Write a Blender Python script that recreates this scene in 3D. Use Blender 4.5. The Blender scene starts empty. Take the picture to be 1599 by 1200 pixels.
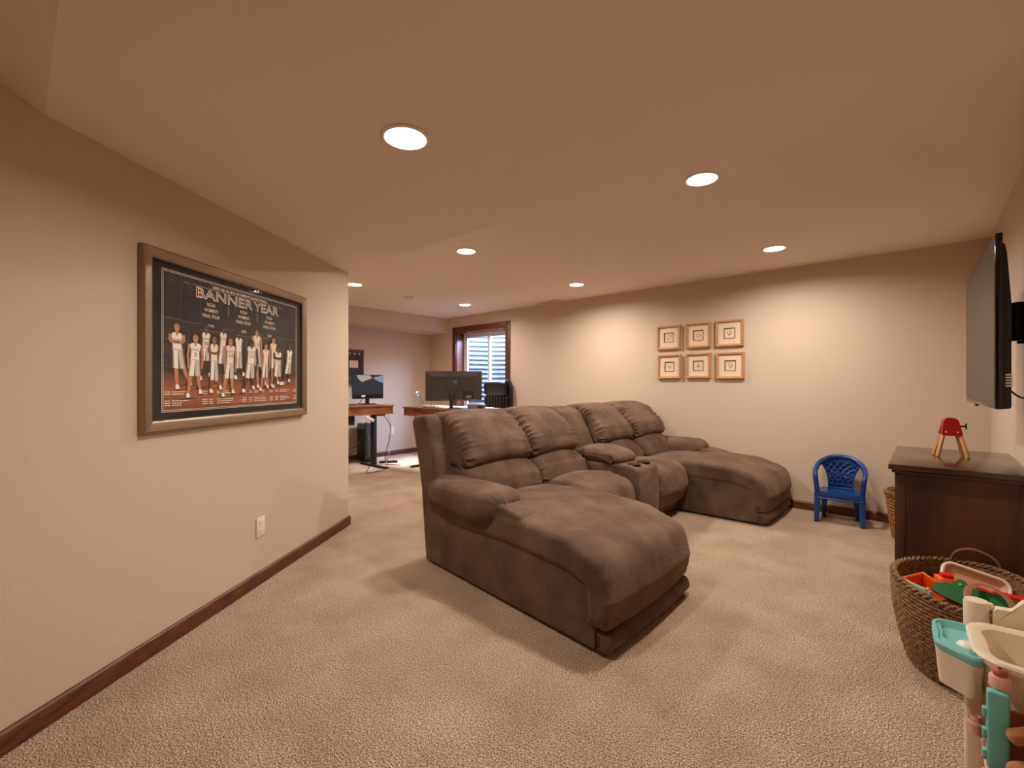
import bpy, bmesh, math, random
from mathutils import Vector, Matrix
random.seed(7)
PI = math.pi
SC = bpy.context.scene
COL = SC.collection

# ------------------------------------------------------------------ camera, world, exposure
cam = bpy.data.cameras.new('camera')
cam.lens = 16.0
cam.sensor_width = 36.0
cam.sensor_fit = 'HORIZONTAL'
cam.clip_start = 0.02
camo = bpy.data.objects.new('camera', cam)
COL.objects.link(camo)
camo.location = (0, 0, 1.2525)
camo.rotation_euler = (PI / 2, 0, math.radians(42.35))
SC.camera = camo

W = bpy.data.worlds.new('sky')
SC.world = W
W.use_nodes = True
wn = W.node_tree
wn.nodes.clear()
wo = wn.nodes.new('ShaderNodeOutputWorld')
wb = wn.nodes.new('ShaderNodeBackground')
ws = wn.nodes.new('ShaderNodeTexSky')
ws.sky_type = 'NISHITA'
ws.sun_disc = False
ws.sun_elevation = math.radians(50)
wn.links.new(ws.outputs[0], wb.inputs[0])
wn.links.new(wb.outputs[0], wo.inputs[0])
wb.inputs[1].default_value = 30.0

VS = SC.view_settings
VS.view_transform = 'Standard'
VS.look = 'None'
VS.gamma = 1.0
VS.use_curve_mapping = False
VS.exposure = 0.0
SC.cycles.max_bounces = 16
SC.cycles.diffuse_bounces = 10
SC.cycles.glossy_bounces = 4
SC.cycles.transparent_max_bounces = 16
LAMP_W = 30.0
LAMP_COL = (1.0, 0.92, 0.80)

# ------------------------------------------------------------------ helpers
def lin(c):
    c = c / 255.0
    return c / 12.92 if c <= 0.04045 else ((c + 0.055) / 1.055) ** 2.4

def rgb(r, g, b):
    return (lin(r), lin(g), lin(b), 1.0)

def mat(name, col, rough=0.6, spec=0.5, metal=0.0, var=None, bump=None, bump2=None, emit=None, coat=0.0, stretch=None, col2=None, sheen=0.0):
    """Principled material; var=(scale, amount) mottles the colour, bump=(scale, strength, distance)."""
    m = bpy.data.materials.new(name)
    m.use_nodes = True
    nt = m.node_tree
    b = nt.nodes['Principled BSDF']
    b.inputs['Base Color'].default_value = col
    b.inputs['Roughness'].default_value = rough
    b.inputs['Specular IOR Level'].default_value = spec
    b.inputs['Metallic'].default_value = metal
    b.inputs['Coat Weight'].default_value = coat
    b.inputs['Sheen Weight'].default_value = sheen
    tc = nt.nodes.new('ShaderNodeTexCoord')
    src = tc.outputs['Object']
    if stretch:
        mp = nt.nodes.new('ShaderNodeMapping')
        mp.inputs['Scale'].default_value = stretch
        nt.links.new(src, mp.inputs['Vector'])
        src = mp.outputs['Vector']
    if var:
        n = nt.nodes.new('ShaderNodeTexNoise')
        n.inputs['Scale'].default_value = var[0]
        n.inputs['Detail'].default_value = var[2] if len(var) > 2 else 4.0
        nt.links.new(src, n.inputs['Vector'])
        r = nt.nodes.new('ShaderNodeValToRGB')
        a = var[1]
        r.color_ramp.elements[0].position = 0.3
        r.color_ramp.elements[1].position = 0.7
        if col2:
            r.color_ramp.elements[0].color = col2
            r.color_ramp.elements[1].color = col
        else:
            r.color_ramp.elements[0].color = tuple(c * (1 - a) for c in col[:3]) + (1,)
            r.color_ramp.elements[1].color = tuple(min(1, c * (1 + a)) for c in col[:3]) + (1,)
        nt.links.new(n.outputs['Fac'], r.inputs['Fac'])
        nt.links.new(r.outputs['Color'], b.inputs['Base Color'])
    prev = None
    for bp in (bump, bump2):
        if bp:
            n2 = nt.nodes.new('ShaderNodeTexNoise')
            n2.inputs['Scale'].default_value = bp[0]
            n2.inputs['Detail'].default_value = 3.0
            nt.links.new(src, n2.inputs['Vector'])
            bn = nt.nodes.new('ShaderNodeBump')
            bn.inputs['Strength'].default_value = bp[1]
            bn.inputs['Distance'].default_value = bp[2]
            nt.links.new(n2.outputs['Fac'], bn.inputs['Height'])
            if prev:
                nt.links.new(prev.outputs['Normal'], bn.inputs['Normal'])
            nt.links.new(bn.outputs['Normal'], b.inputs['Normal'])
            prev = bn
    if emit:
        b.inputs['Emission Color'].default_value = emit[0]
        b.inputs['Emission Strength'].default_value = emit[1]
    return m

def glass_mat(name, tint=(1, 1, 1, 1), refl=1.0):
    m = bpy.data.materials.new(name)
    m.use_nodes = True
    nt = m.node_tree
    nt.nodes.clear()
    o = nt.nodes.new('ShaderNodeOutputMaterial')
    mx = nt.nodes.new('ShaderNodeMixShader')
    t = nt.nodes.new('ShaderNodeBsdfTransparent')
    t.inputs[0].default_value = tint
    g = nt.nodes.new('ShaderNodeBsdfGlossy')
    g.inputs['Roughness'].default_value = 0.02
    lw = nt.nodes.new('ShaderNodeLayerWeight')          # Schlick reflectance of a thin pane, same from both sides
    pw = nt.nodes.new('ShaderNodeMath'); pw.operation = 'POWER'; pw.inputs[1].default_value = 5.0
    ma = nt.nodes.new('ShaderNodeMath'); ma.operation = 'MULTIPLY_ADD'; ma.inputs[1].default_value = 0.95 * refl; ma.inputs[2].default_value = 0.035 * refl
    nt.links.new(lw.outputs['Facing'], pw.inputs[0])
    nt.links.new(pw.outputs[0], ma.inputs[0])
    nt.links.new(ma.outputs[0], mx.inputs[0])
    nt.links.new(t.outputs[0], mx.inputs[1])
    nt.links.new(g.outputs[0], mx.inputs[2])
    nt.links.new(mx.outputs[0], o.inputs[0])
    return m

def obj(name, bm, m, parent=None, smooth=30, **props):
    me = bpy.data.meshes.new(name)
    bmesh.ops.recalc_face_normals(bm, faces=bm.faces[:])
    bm.to_mesh(me)
    bm.free()
    if smooth:
        me.shade_smooth()
        me.set_sharp_from_angle(angle=math.radians(smooth))
    for x in (m if isinstance(m, (list, tuple)) else [m]):
        me.materials.append(x)
    o = bpy.data.objects.new(name, me)
    COL.objects.link(o)
    if parent:
        o.parent = parent
    for k, v in props.items():
        o[k] = v
    return o

def thing(name, label, cat, loc=(0, 0, 0), rotz=0.0, group=None):
    o = bpy.data.objects.new(name, None)
    o.empty_display_size = 0.1
    COL.objects.link(o)
    o.location = loc
    o.rotation_euler = (0, 0, rotz)
    o['label'] = label
    o['category'] = cat
    if group:
        o['group'] = group
    return o

def tag(o, label, cat, group=None):
    o['label'] = label
    o['category'] = cat
    if group:
        o['group'] = group
    return o

def bx(bm, c, s, bev=0.0, seg=2, rot=None, mi=0):
    """box centred at c, size s, optional bevel and rotation matrix"""
    r = bmesh.ops.create_cube(bm, size=1.0)
    vs = r['verts']
    for v in vs:
        v.co = Vector((v.co.x * s[0], v.co.y * s[1], v.co.z * s[2]))
    fs = list({f for v in vs for f in v.link_faces})
    for f in fs:
        f.material_index = mi
    allv = vs
    if bev > 0:
        es = list({e for v in vs for e in v.link_edges})
        rr = bmesh.ops.bevel(bm, geom=es, offset=min(bev, min(s) * 0.49), segments=seg, affect='EDGES', profile=0.5)
        allv = list({v for f in rr['faces'] for v in f.verts} | {v for v in vs if v.is_valid})
        for f in rr['faces']:
            f.material_index = mi
    M = Matrix.Translation(Vector(c))
    if rot is not None:
        M = M @ rot.to_4x4()
    for v in allv:
        v.co = M @ v.co
    return bm

def box(c, s, bev=0.0, seg=2, rot=None):
    return bx(bmesh.new(), c, s, bev, seg, rot)

def span(bm, x0, x1, y0, y1, z0, z1, bev=0.0, seg=2):
    return bx(bm, ((x0 + x1) / 2, (y0 + y1) / 2, (z0 + z1) / 2), (abs(x1 - x0), abs(y1 - y0), abs(z1 - z0)), bev, seg)

def sp(x0, x1, y0, y1, z0, z1, bev=0.0, seg=2):
    return span(bmesh.new(), x0, x1, y0, y1, z0, z1, bev, seg)

def R(ax, deg):
    return Matrix.Rotation(math.radians(deg), 3, ax)

def prism(bm, poly, z0, z1, f=None):
    """extrude a 2D polygon; f maps (a, b, h) to a point"""
    f = f or (lambda a, b, h: (a, b, h))
    lo = [bm.verts.new(f(a, b, z0)) for a, b in poly]
    hi = [bm.verts.new(f(a, b, z1)) for a, b in poly]
    n = len(poly)
    bm.faces.new(lo)
    bm.faces.new(list(reversed(hi)))
    for i in range(n):
        bm.faces.new((lo[i], hi[i], hi[(i + 1) % n], lo[(i + 1) % n]))
    return bm

def tube(bm, pts, r, seg=8, closed=False, flat=None, caps=True):
    """sweep a circle (or an ellipse flat=(a, b)) along pts; r a number or a list"""
    P = [Vector(p) for p in pts]
    n = len(P)
    rings = []
    up = None
    for i in range(n):
        a = P[(i - 1) % n] if (closed or i > 0) else P[0]
        b = P[(i + 1) % n] if (closed or i < n - 1) else P[-1]
        t = (b - a).normalized()
        if up is None:
            up = Vector((0, 0, 1)) if abs(t.z) < 0.9 else Vector((1, 0, 0))
        s = t.cross(up)
        if s.length < 1e-6:
            s = t.orthogonal()
        s.normalize()
        up = s.cross(t).normalized()
        rr = r[i] if isinstance(r, (list, tuple)) else r
        fa, fb = flat if flat else (1, 1)
        rings.append([bm.verts.new(P[i] + s * (math.cos(2 * PI * k / seg) * rr * fa) + up * (math.sin(2 * PI * k / seg) * rr * fb)) for k in range(seg)])
    for i in range(n if closed else n - 1):
        A, B = rings[i], rings[(i + 1) % n]
        for k in range(seg):
            bm.faces.new((A[k], A[(k + 1) % seg], B[(k + 1) % seg], B[k]))
    if caps and not closed:
        bm.faces.new(list(reversed(rings[0])))
        bm.faces.new(rings[-1])
    return bm

def lathe(bm, prof, c=(0, 0, 0), seg=32, sx=1.0, sy=1.0):
    """revolve (r, z) profile about the vertical axis at c"""
    rings = []
    for r, z in prof:
        if r < 1e-6:
            rings.append([bm.verts.new((c[0], c[1], c[2] + z))])
        else:
            rings.append([bm.verts.new((c[0] + sx * r * math.cos(2 * PI * k / seg), c[1] + sy * r * math.sin(2 * PI * k / seg), c[2] + z)) for k in range(seg)])
    for A, B in zip(rings, rings[1:]):
        for k in range(seg):
            k2 = (k + 1) % seg
            if len(A) == 1 and len(B) == 1:
                continue
            if len(A) == 1:
                bm.faces.new((A[0], B[k], B[k2]))
            elif len(B) == 1:
                bm.faces.new((A[k], A[k2], B[0]))
            else:
                bm.faces.new((A[k], A[k2], B[k2], B[k]))
    return bm

def ball(bm, c, s, u=16, v=10):
    r = bmesh.ops.create_uvsphere(bm, u_segments=u, v_segments=v, radius=1.0)
    for w in r['verts']:
        w.co = Vector((c[0] + w.co.x * s[0], c[1] + w.co.y * s[1], c[2] + w.co.z * s[2]))
    return bm

def spline(pts, n=8, closed=False):
    """Catmull-Rom through the points"""
    P = [Vector(p) for p in pts]
    out = []
    m = len(P)
    for i in range(m if closed else m - 1):
        if closed:
            p0, p1, p2, p3 = P[(i - 1) % m], P[i], P[(i + 1) % m], P[(i + 2) % m]
        else:
            p0, p1, p2, p3 = P[max(i - 1, 0)], P[i], P[i + 1], P[min(i + 2, m - 1)]
        for k in range(n):
            t = k / n
            out.append(0.5 * ((2 * p1) + (p2 - p0) * t + (2 * p0 - 5 * p1 + 4 * p2 - p3) * t * t + (3 * p1 - p0 - 3 * p2 + p3) * t ** 3))
    if not closed:
        out.append(P[-1])
    return out

def round_poly(pts, step=0.018, seg=6):
    """pts: (a, b, radius) corners -> dense closed outline with rounded corners"""
    n = len(pts)
    out = []
    for i in range(n):
        p = Vector(pts[i][:2]); r = pts[i][2]
        a = Vector(pts[i - 1][:2]); b = Vector(pts[(i + 1) % n][:2])
        u = (a - p); v = (b - p)
        lu, lv = u.length, v.length
        u.normalize(); v.normalize()
        ang = u.angle(v)
        if r <= 1e-4 or ang > PI - 0.02:
            out.append(p.copy())
            continue
        d = min(r / math.tan(ang / 2), lu * 0.49, lv * 0.49)
        r2 = d * math.tan(ang / 2)
        c = p + (u + v).normalized() * (r2 / math.sin(ang / 2))
        s = p + u * d - c; e = p + v * d - c
        th = s.angle_signed(e)
        for k in range(seg + 1):
            t = -th * k / seg
            out.append(c + Vector((s.x * math.cos(t) - s.y * math.sin(t), s.x * math.sin(t) + s.y * math.cos(t))))
    res = []
    m = len(out)
    for i in range(m):
        p, q = out[i], out[(i + 1) % m]
        L = (q - p).length
        if L < 1e-5:
            continue
        k = max(1, int(L / step))
        for j in range(k):
            res.append(p + (q - p) * (j / k))
    return res

def loft(bm, prof, w0, w1, r, f, nw=14, bulge=0.0, gather=None, arch=None, r1=None):
    """soft upholstered solid: a closed side outline swept from w0 to w1 with rounded ends.
    gather=(amp, wavelength, reach, ends) puckers the ends; arch(u, p) may move a point"""
    n = len(prof)
    P = [Vector(p) for p in prof]
    area = sum(P[i].x * P[(i + 1) % n].y - P[(i + 1) % n].x * P[i].y for i in range(n))
    sg = 1.0 if area > 0 else -1.0
    N = []
    for i in range(n):
        t = (P[(i + 1) % n] - P[i - 1])
        N.append(Vector((t.y, -t.x)).normalized() * sg)
    arc = [0.0]
    for i in range(1, n):
        arc.append(arc[-1] + (P[i] - P[i - 1]).length)
    r1 = r if r1 is None else r1
    st = [(w0, -r - 0.006)]
    K = 5
    for k in range(K):
        t = k / K * PI / 2
        st.append((w0 + r * (1 - math.cos(t)), -r * (1 - math.sin(t))))
    for k in range(nw + 1):
        st.append((w0 + r + (w1 - r1 - w0 - r) * k / nw, 0.0))
    for k in range(K - 1, -1, -1):
        t = k / K * PI / 2
        st.append((w1 - r1 * (1 - math.cos(t)), -r1 * (1 - math.sin(t))))
    st.append((w1, -r1 - 0.006))
    rings = []
    ph = random.random() * 6
    for w, off in st:
        u = (w - w0) / (w1 - w0)
        ring = []
        for i in range(n):
            o = off + bulge * (1 - (2 * u - 1) ** 2)
            if gather:
                amp, lam, reach, ends = gather
                g = 0.0
                if 'a' in ends:
                    g = max(g, math.exp(-(w - w0) / reach))
                if 'b' in ends:
                    g = max(g, math.exp(-(w1 - w) / reach))
                wob = math.sin(2 * PI * arc[i] / lam + ph + 1.7 * math.sin(arc[i] * 23 + ph) + 1.5 * u)
                o += amp * g * (wob - 0.6)
            q = P[i] + N[i] * o
            if arch:
                q = arch(u, q)
            ring.append(bm.verts.new(f(w, q.x, q.y)))
        rings.append(ring)
    for A, B in zip(rings, rings[1:]):
        for i in range(n):
            bm.faces.new((A[i], A[(i + 1) % n], B[(i + 1) % n], B[i]))
    caps = [bm.faces.new(rings[0]), bm.faces.new(list(reversed(rings[-1])))]
    for c in caps:
        c.normal_update()
    bmesh.ops.triangulate(bm, faces=caps)
    return bm

def text_into(bm, s, h, cx, cz, y, width=None, outline=0.0, mi=0, extr=0.0, bold=0.0):
    """lettering laid flat in the xz plane (facing -y), merged into bm"""
    cu = bpy.data.curves.new('lettering', 'FONT')
    cu.body = s
    cu.size = 1.0
    cu.align_x = 'CENTER'
    cu.resolution_u = 2
    if outline:
        cu.fill_mode = 'NONE'
    elif bold:
        cu.offset = bold
    o = bpy.data.objects.new('lettering', cu)
    COL.objects.link(o)
    bpy.context.view_layer.update()
    dg = bpy.context.evaluated_depsgraph_get()
    me = bpy.data.meshes.new_from_object(o.evaluated_get(dg))
    vs = [v.co.copy() for v in me.vertices]
    fs = [list(p.vertices) for p in me.polygons]
    es = [tuple(e.vertices) for e in me.edges]
    bpy.data.objects.remove(o)
    bpy.data.curves.remove(cu)
    bpy.data.meshes.remove(me)
    if not vs:
        return
    x0 = min(v.x for v in vs); x1 = max(v.x for v in vs)
    y0 = min(v.y for v in vs); y1 = max(v.y for v in vs)
    sc = h / (y1 - y0)
    sx = (width / (x1 - x0)) if width else sc
    q = [Vector((cx + (v.x - (x0 + x1) / 2) * sx, y, cz + (v.y - (y0 + y1) / 2) * sc)) for v in vs]
    if outline:
        for a, b in es:
            d = q[b] - q[a]
            if d.length < 1e-6:
                continue
            n = Vector((-d.z, 0, d.x)).normalized() * outline
            e = d.normalized() * outline * 0.6
            f = bm.faces.new([bm.verts.new(p) for p in (q[a] - n - e, q[b] - n + e, q[b] + n + e, q[a] + n - e)])
            f.material_index = mi
    else:
        nv = [bm.verts.new(p) for p in q]
        for p in fs:
            try:
                f = bm.faces.new([nv[i] for i in p])
                f.material_index = mi
            except ValueError:
                pass

def flat(bm, pts, y, mi=0):
    f = bm.faces.new([bm.verts.new((x, y, z)) for x, z in pts])
    f.material_index = mi

# ------------------------------------------------------------------ materials
M = {}
M['wall'] = mat('wall_paint', rgb(204, 184, 164), 0.85, 0.25, bump=(160, 0.25, 0.004))
M['ceiling'] = mat('ceiling_paint', rgb(240, 226, 210), 0.9, 0.2, bump=(170, 0.2, 0.003))
M['trim'] = mat('stained_wood_trim', rgb(92, 46, 28), 0.38, 0.5, var=(9, 0.5), stretch=(1, 1, 6), bump=(60, 0.1, 0.002))
M['white_plastic'] = mat('white_plastic', rgb(226, 216, 204), 0.4)
M['white_trim'] = mat('white_trim', rgb(240, 236, 228), 0.5)
M['black_plastic'] = mat('black_plastic', rgb(22, 21, 22), 0.42)
M['black_gloss'] = mat('black_gloss', rgb(12, 12, 13), 0.12)
M['screen_off'] = mat('switched_off_screen', rgb(12, 10, 10), 0.3, 0.3)
M['dark_metal'] = mat('dark_powder_coat', rgb(30, 28, 28), 0.5, metal=0.2)
M['slot'] = mat('slot_dark', rgb(20, 18, 16), 0.7)
M['window_white'] = mat('white_window_vinyl', rgb(225, 228, 230), 0.4)
M['glass'] = glass_mat('window_glass', (0.95, 0.97, 1, 1))
M['picture_glass'] = glass_mat('picture_glass', refl=0.4)
M['galv'] = mat('galvanised_steel', rgb(74, 84, 96), 0.5, metal=0.3, var=(6, 0.12))
M['gravel'] = mat('gravel', rgb(120, 116, 110), 0.9, var=(30, 0.4), bump=(40, 1.0, 0.03))
M['lens'] = mat('lamp_lens', rgb(255, 250, 240), 0.5, emit=((1.0, 0.9, 0.78, 1), 6.0))

def carpet_mat():
    m = bpy.data.materials.new('carpet')
    m.use_nodes = True
    nt = m.node_tree
    b = nt.nodes['Principled BSDF']
    b.inputs['Roughness'].default_value = 0.95
    b.inputs['Specular IOR Level'].default_value = 0.1
    b.inputs['Sheen Weight'].default_value = 0.15
    tc = nt.nodes.new('ShaderNodeTexCoord')
    n1 = nt.nodes.new('ShaderNodeTexNoise'); n1.inputs['Scale'].default_value = 190; n1.inputs['Detail'].default_value = 2
    n2 = nt.nodes.new('ShaderNodeTexNoise'); n2.inputs['Scale'].default_value = 3.2; n2.inputs['Detail'].default_value = 4
    n3 = nt.nodes.new('ShaderNodeTexVoronoi'); n3.inputs['Scale'].default_value = 120
    for n in (n1, n2, n3):
        nt.links.new(tc.outputs['Object'], n.inputs['Vector'])
    r1 = nt.nodes.new('ShaderNodeValToRGB')
    e = r1.color_ramp.elements
    e[0].position = 0.34; e[0].color = rgb(92, 68, 50)
    e[1].position = 0.66; e[1].color = rgb(236, 210, 182)
    mid = e.new(0.5); mid.color = rgb(186, 155, 128)
    nt.links.new(n1.outputs['Fac'], r1.inputs['Fac'])
    r2 = nt.nodes.new('ShaderNodeValToRGB')
    r2.color_ramp.elements[0].position = 0.35; r2.color_ramp.elements[0].color = (0.84, 0.83, 0.82, 1)
    r2.color_ramp.elements[1].position = 0.65; r2.color_ramp.elements[1].color = (1.08, 1.08, 1.08, 1)
    nt.links.new(n2.outputs['Fac'], r2.inputs['Fac'])
    mx = nt.nodes.new('ShaderNodeMixRGB'); mx.blend_type = 'MULTIPLY'; mx.inputs[0].default_value = 1.0
    nt.links.new(r1.outputs['Color'], mx.inputs[1]); nt.links.new(r2.outputs['Color'], mx.inputs[2])
    nt.links.new(mx.outputs[0], b.inputs['Base Color'])
    ad = nt.nodes.new('ShaderNodeMath'); ad.operation = 'ADD'
    nt.links.new(n1.outputs['Fac'], ad.inputs[0]); nt.links.new(n3.outputs['Distance'], ad.inputs[1])
    bp = nt.nodes.new('ShaderNodeBump'); bp.inputs['Strength'].default_value = 0.8; bp.inputs['Distance'].default_value = 0.012
    nt.links.new(ad.outputs[0], bp.inputs['Height'])
    nt.links.new(bp.outputs['Normal'], b.inputs['Normal'])
    return m
M['carpet'] = carpet_mat()

def chenille_mat():
    m = bpy.data.materials.new('brown_chenille')
    m.use_nodes = True
    nt = m.node_tree
    b = nt.nodes['Principled BSDF']
    b.inputs['Roughness'].default_value = 0.9
    b.inputs['Specular IOR Level'].default_value = 0.15
    b.inputs['Sheen Weight'].default_value = 0.35
    b.inputs['Sheen Roughness'].default_value = 0.5
    b.inputs['Sheen Tint'].default_value = rgb(200, 165, 140)
    tc = nt.nodes.new('ShaderNodeTexCoord')
    # brushed nap: broad mottling
    n2 = nt.nodes.new('ShaderNodeTexNoise'); n2.inputs['Scale'].default_value = 5.0; n2.inputs['Detail'].default_value = 5
    nt.links.new(tc.outputs['Object'], n2.inputs['Vector'])
    # fine diagonal rib weave
    sep = nt.nodes.new('ShaderNodeSeparateXYZ'); nt.links.new(tc.outputs['Object'], sep.inputs[0])
    def math_node(op, a, b_):
        n = nt.nodes.new('ShaderNodeMath'); n.operation = op
        for i, v in enumerate((a, b_)):
            if v is None:
                continue
            if isinstance(v, (int, float)):
                n.inputs[i].default_value = v
            else:
                nt.links.new(v, n.inputs[i])
        return n.outputs[0]
    sxy = math_node('ADD', sep.outputs['X'], sep.outputs['Y'])
    p = math_node('SINE', math_node('MULTIPLY', math_node('ADD', sxy, sep.outputs['Z']), 480.0), None)
    q = math_node('SINE', math_node('MULTIPLY', math_node('SUBTRACT', math_node('SUBTRACT', sep.outputs['X'], sep.outputs['Y']), sep.outputs['Z']), 480.0), None)
    wv = math_node('MULTIPLY', p, q)
    nz = nt.nodes.new('ShaderNodeTexNoise'); nz.inputs['Scale'].default_value = 190; nz.inputs['Detail'].default_value = 4
    nt.links.new(tc.outputs['Object'], nz.inputs['Vector'])
    h = math_node('ADD', math_node('MULTIPLY', wv, 0.42), math_node('MULTIPLY', nz.outputs['Fac'], 2.0))
    rp = nt.nodes.new('ShaderNodeValToRGB')
    rp.color_ramp.elements[0].position = 0.32; rp.color_ramp.elements[0].color = rgb(80, 61, 51)
    rp.color_ramp.elements[1].position = 0.68; rp.color_ramp.elements[1].color = rgb(119, 95, 81)
    nt.links.new(n2.outputs['Fac'], rp.inputs['Fac'])
    r2 = nt.nodes.new('ShaderNodeMapRange')
    r2.inputs['From Min'].default_value = 0.0; r2.inputs['From Max'].default_value = 2.0
    r2.inputs['To Min'].default_value = 0.5; r2.inputs['To Max'].default_value = 1.2
    nt.links.new(h, r2.inputs['Value'])
    mx = nt.nodes.new('ShaderNodeMixRGB'); mx.blend_type = 'MULTIPLY'; mx.inputs[0].default_value = 1.0
    nt.links.new(rp.outputs['Color'], mx.inputs[1]); nt.links.new(r2.outputs['Result'], mx.inputs[2])
    nt.links.new(mx.outputs[0], b.inputs['Base Color'])
    bp = nt.nodes.new('ShaderNodeBump'); bp.inputs['Strength'].default_value = 0.45; bp.inputs['Distance'].default_value = 0.003
    nt.links.new(h, bp.inputs['Height'])
    bp2 = nt.nodes.new('ShaderNodeBump'); bp2.inputs['Strength'].default_value = 0.35; bp2.inputs['Distance'].default_value = 0.03
    n5 = nt.nodes.new('ShaderNodeTexNoise'); n5.inputs['Scale'].default_value = 7; n5.inputs['Detail'].default_value = 2
    nt.links.new(tc.outputs['Object'], n5.inputs['Vector'])
    nt.links.new(n5.outputs['Fac'], bp2.inputs['Height'])
    nt.links.new(bp2.outputs['Normal'], bp.inputs['Normal'])
    nt.links.new(bp.outputs['Normal'], b.inputs['Normal'])
    return m
M['chenille'] = chenille_mat()

# ------------------------------------------------------------------ room geometry
W0 = Vector((-3.80, 2.01))                      # end of the diagonal left wall
U = Vector((0.591175, -0.806543))               # along that wall, towards the camera
NW = Vector((0.806543, 0.591175))               # its room side
YR, XT, XF, YB = 5.33, 0.385, -6.97, -3.6       # right wall, television wall, far wall, back wall
ZC, ZS = 2.44, 2.238                            # main ceiling, dropped ceiling
YS, YK = 2.0, 0.08                              # edge of the drop, start of the sloped part
SLOPE = 0.30
ZB = ZS + (YK - YB) * SLOPE

def struct(name, bm, m, parent=None, smooth=30):
    return obj(name, bm, m, parent, smooth, kind='structure')

struct('floor', sp(XF - 0.2, XT + 0.2, YB - 0.2, YR + 0.3, -0.1, 0.0), M['carpet'], smooth=0)

# right wall with the window opening
WX0, WX1, WZ0, WZ1 = -6.20, -4.985, 0.62, 2.17
bm = bmesh.new()
T = 0.26
span(bm, XF - 0.2, WX0, YR, YR + T, 0, ZC + 0.3)
span(bm, WX1, XT + 0.2, YR, YR + T, 0, ZC + 0.3)
span(bm, WX0, WX1, YR, YR + T, 0, WZ0)
span(bm, WX0, WX1, YR, YR + T, WZ1, ZC + 0.3)
struct('wall_right', bm, M['wall'], smooth=0)
struct('wall_television', sp(XT, XT + 0.15, YB - 0.2, YR, 0, 3.6), M['wall'], smooth=0)
struct('wall_far', sp(XF - 0.15, XF, 1.9, YR, 0, 2.6), M['wall'], smooth=0)
struct('wall_inner', sp(XF - 0.15, W0.x - 0.001, 1.88, 2.01, 0, 2.6), M['wall'], smooth=0)
e = W0 + U * 7.05
o1 = e - NW * 0.12
o0 = W0 - NW * 0.0 + Vector((0, -0.12)) * 1.2
struct('wall_left', prism(bmesh.new(), [(W0.x, W0.y), (e.x, e.y), (o1.x, o1.y), (o0.x - 0.05, o0.y)], 0, 3.6), M['wall'], smooth=0)
struct('wall_back', sp(-0.4, XT + 0.15, YB - 0.15, YB, 0, 3.6), M['wall'], smooth=0)

LIGHTS_HI = [(-0.96, 2.68), (-3.03, 2.72), (-0.985, 4.48), (-3.08, 4.52), (-5.10, 4.55), (-5.03, 2.74)]
LIGHTS_LO = [(-1.537, 1.056)]
HOLE = 0.078

def ceiling_with_holes(bm, poly, z, holes, seg=32):
    edges = []
    def ring(pts):
        v = [bm.verts.new((x, y, z)) for x, y in pts]
        return [bm.edges.new((v[i], v[(i + 1) % len(v)])) for i in range(len(v))]
    edges += ring(poly)
    for hx, hy in holes:
        edges += ring([(hx + HOLE * math.cos(2 * PI * k / seg), hy + HOLE * math.sin(2 * PI * k / seg)) for k in range(seg)])
    bmesh.ops.triangle_fill(bm, use_beauty=True, use_dissolve=False, edges=edges)
    return bm

bm = ceiling_with_holes(bmesh.new(), [(XF - 0.1, YS), (XT + 0.1, YS), (XT + 0.1, YR + 0.1), (XF - 0.1, YR + 0.1)], ZC, LIGHTS_HI)
struct('ceiling', bm, M['ceiling'], smooth=0)
bm = ceiling_with_holes(bmesh.new(), [(-5.0, YK), (XT + 0.1, YK), (XT + 0.1, YS), (-5.0, YS)], ZS, LIGHTS_LO)
v = [bm.verts.new(p) for p in ((-5.0, YS, ZS), (XT + 0.1, YS, ZS), (XT + 0.1, YS, ZC + 0.1), (-5.0, YS, ZC + 0.1))]
bm.faces.new(v)
v = [bm.verts.new(p) for p in ((-5.0, YK, ZS), (XT + 0.1, YK, ZS), (XT + 0.1, YB - 0.1, ZB + 0.03), (-5.0, YB - 0.1, ZB + 0.03))]
bm.faces.new(v)
struct('ceiling_drop', bm, M['ceiling'], smooth=0)
# light-tight slab above everything
struct('ceiling_slab', sp(XF - 0.3, XT + 0.3, YB - 0.3, YR + 0.26, 3.6, 3.7), M['ceiling'], smooth=0)
# boxed soffit along the far wall
struct('trim_1', sp(XF, -6.43, 2.0, YR, 2.18, ZC + 0.02), M['wall'], smooth=0)

# baseboards with a small cove at the top
def baseboard(name, p, q, n):
    p, q, n = Vector(p), Vector(q), Vector(n)
    d = (q - p)
    prof = [(0, 0.002), (0.015, 0.002), (0.015, 0.066), (0.012, 0.074), (0.006, 0.080), (0, 0.082)]
    bm = bmesh.new()
    A = [bm.verts.new((p.x + n.x * a, p.y + n.y * a, h)) for a, h in prof]
    B = [bm.verts.new((q.x + n.x * a, q.y + n.y * a, h)) for a, h in prof]
    k = len(prof)
    bm.faces.new(A); bm.faces.new(list(reversed(B)))
    for i in range(k):
        bm.faces.new((A[i], A[(i + 1) % k], B[(i + 1) % k], B[i]))
    return struct(name, bm, M['trim'])
e2 = W0 + U * 6.9
baseboard('baseboard_left', W0 - U * 0.015, e2, NW)
baseboard('baseboard_right', (XF, YR), (XT, YR), (0, -1))
baseboard('baseboard_far', (XF, 2.02), (XF, YR), (1, 0))
baseboard('baseboard_television', (XT, YR), (XT, YB), (-1, 0))

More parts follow.
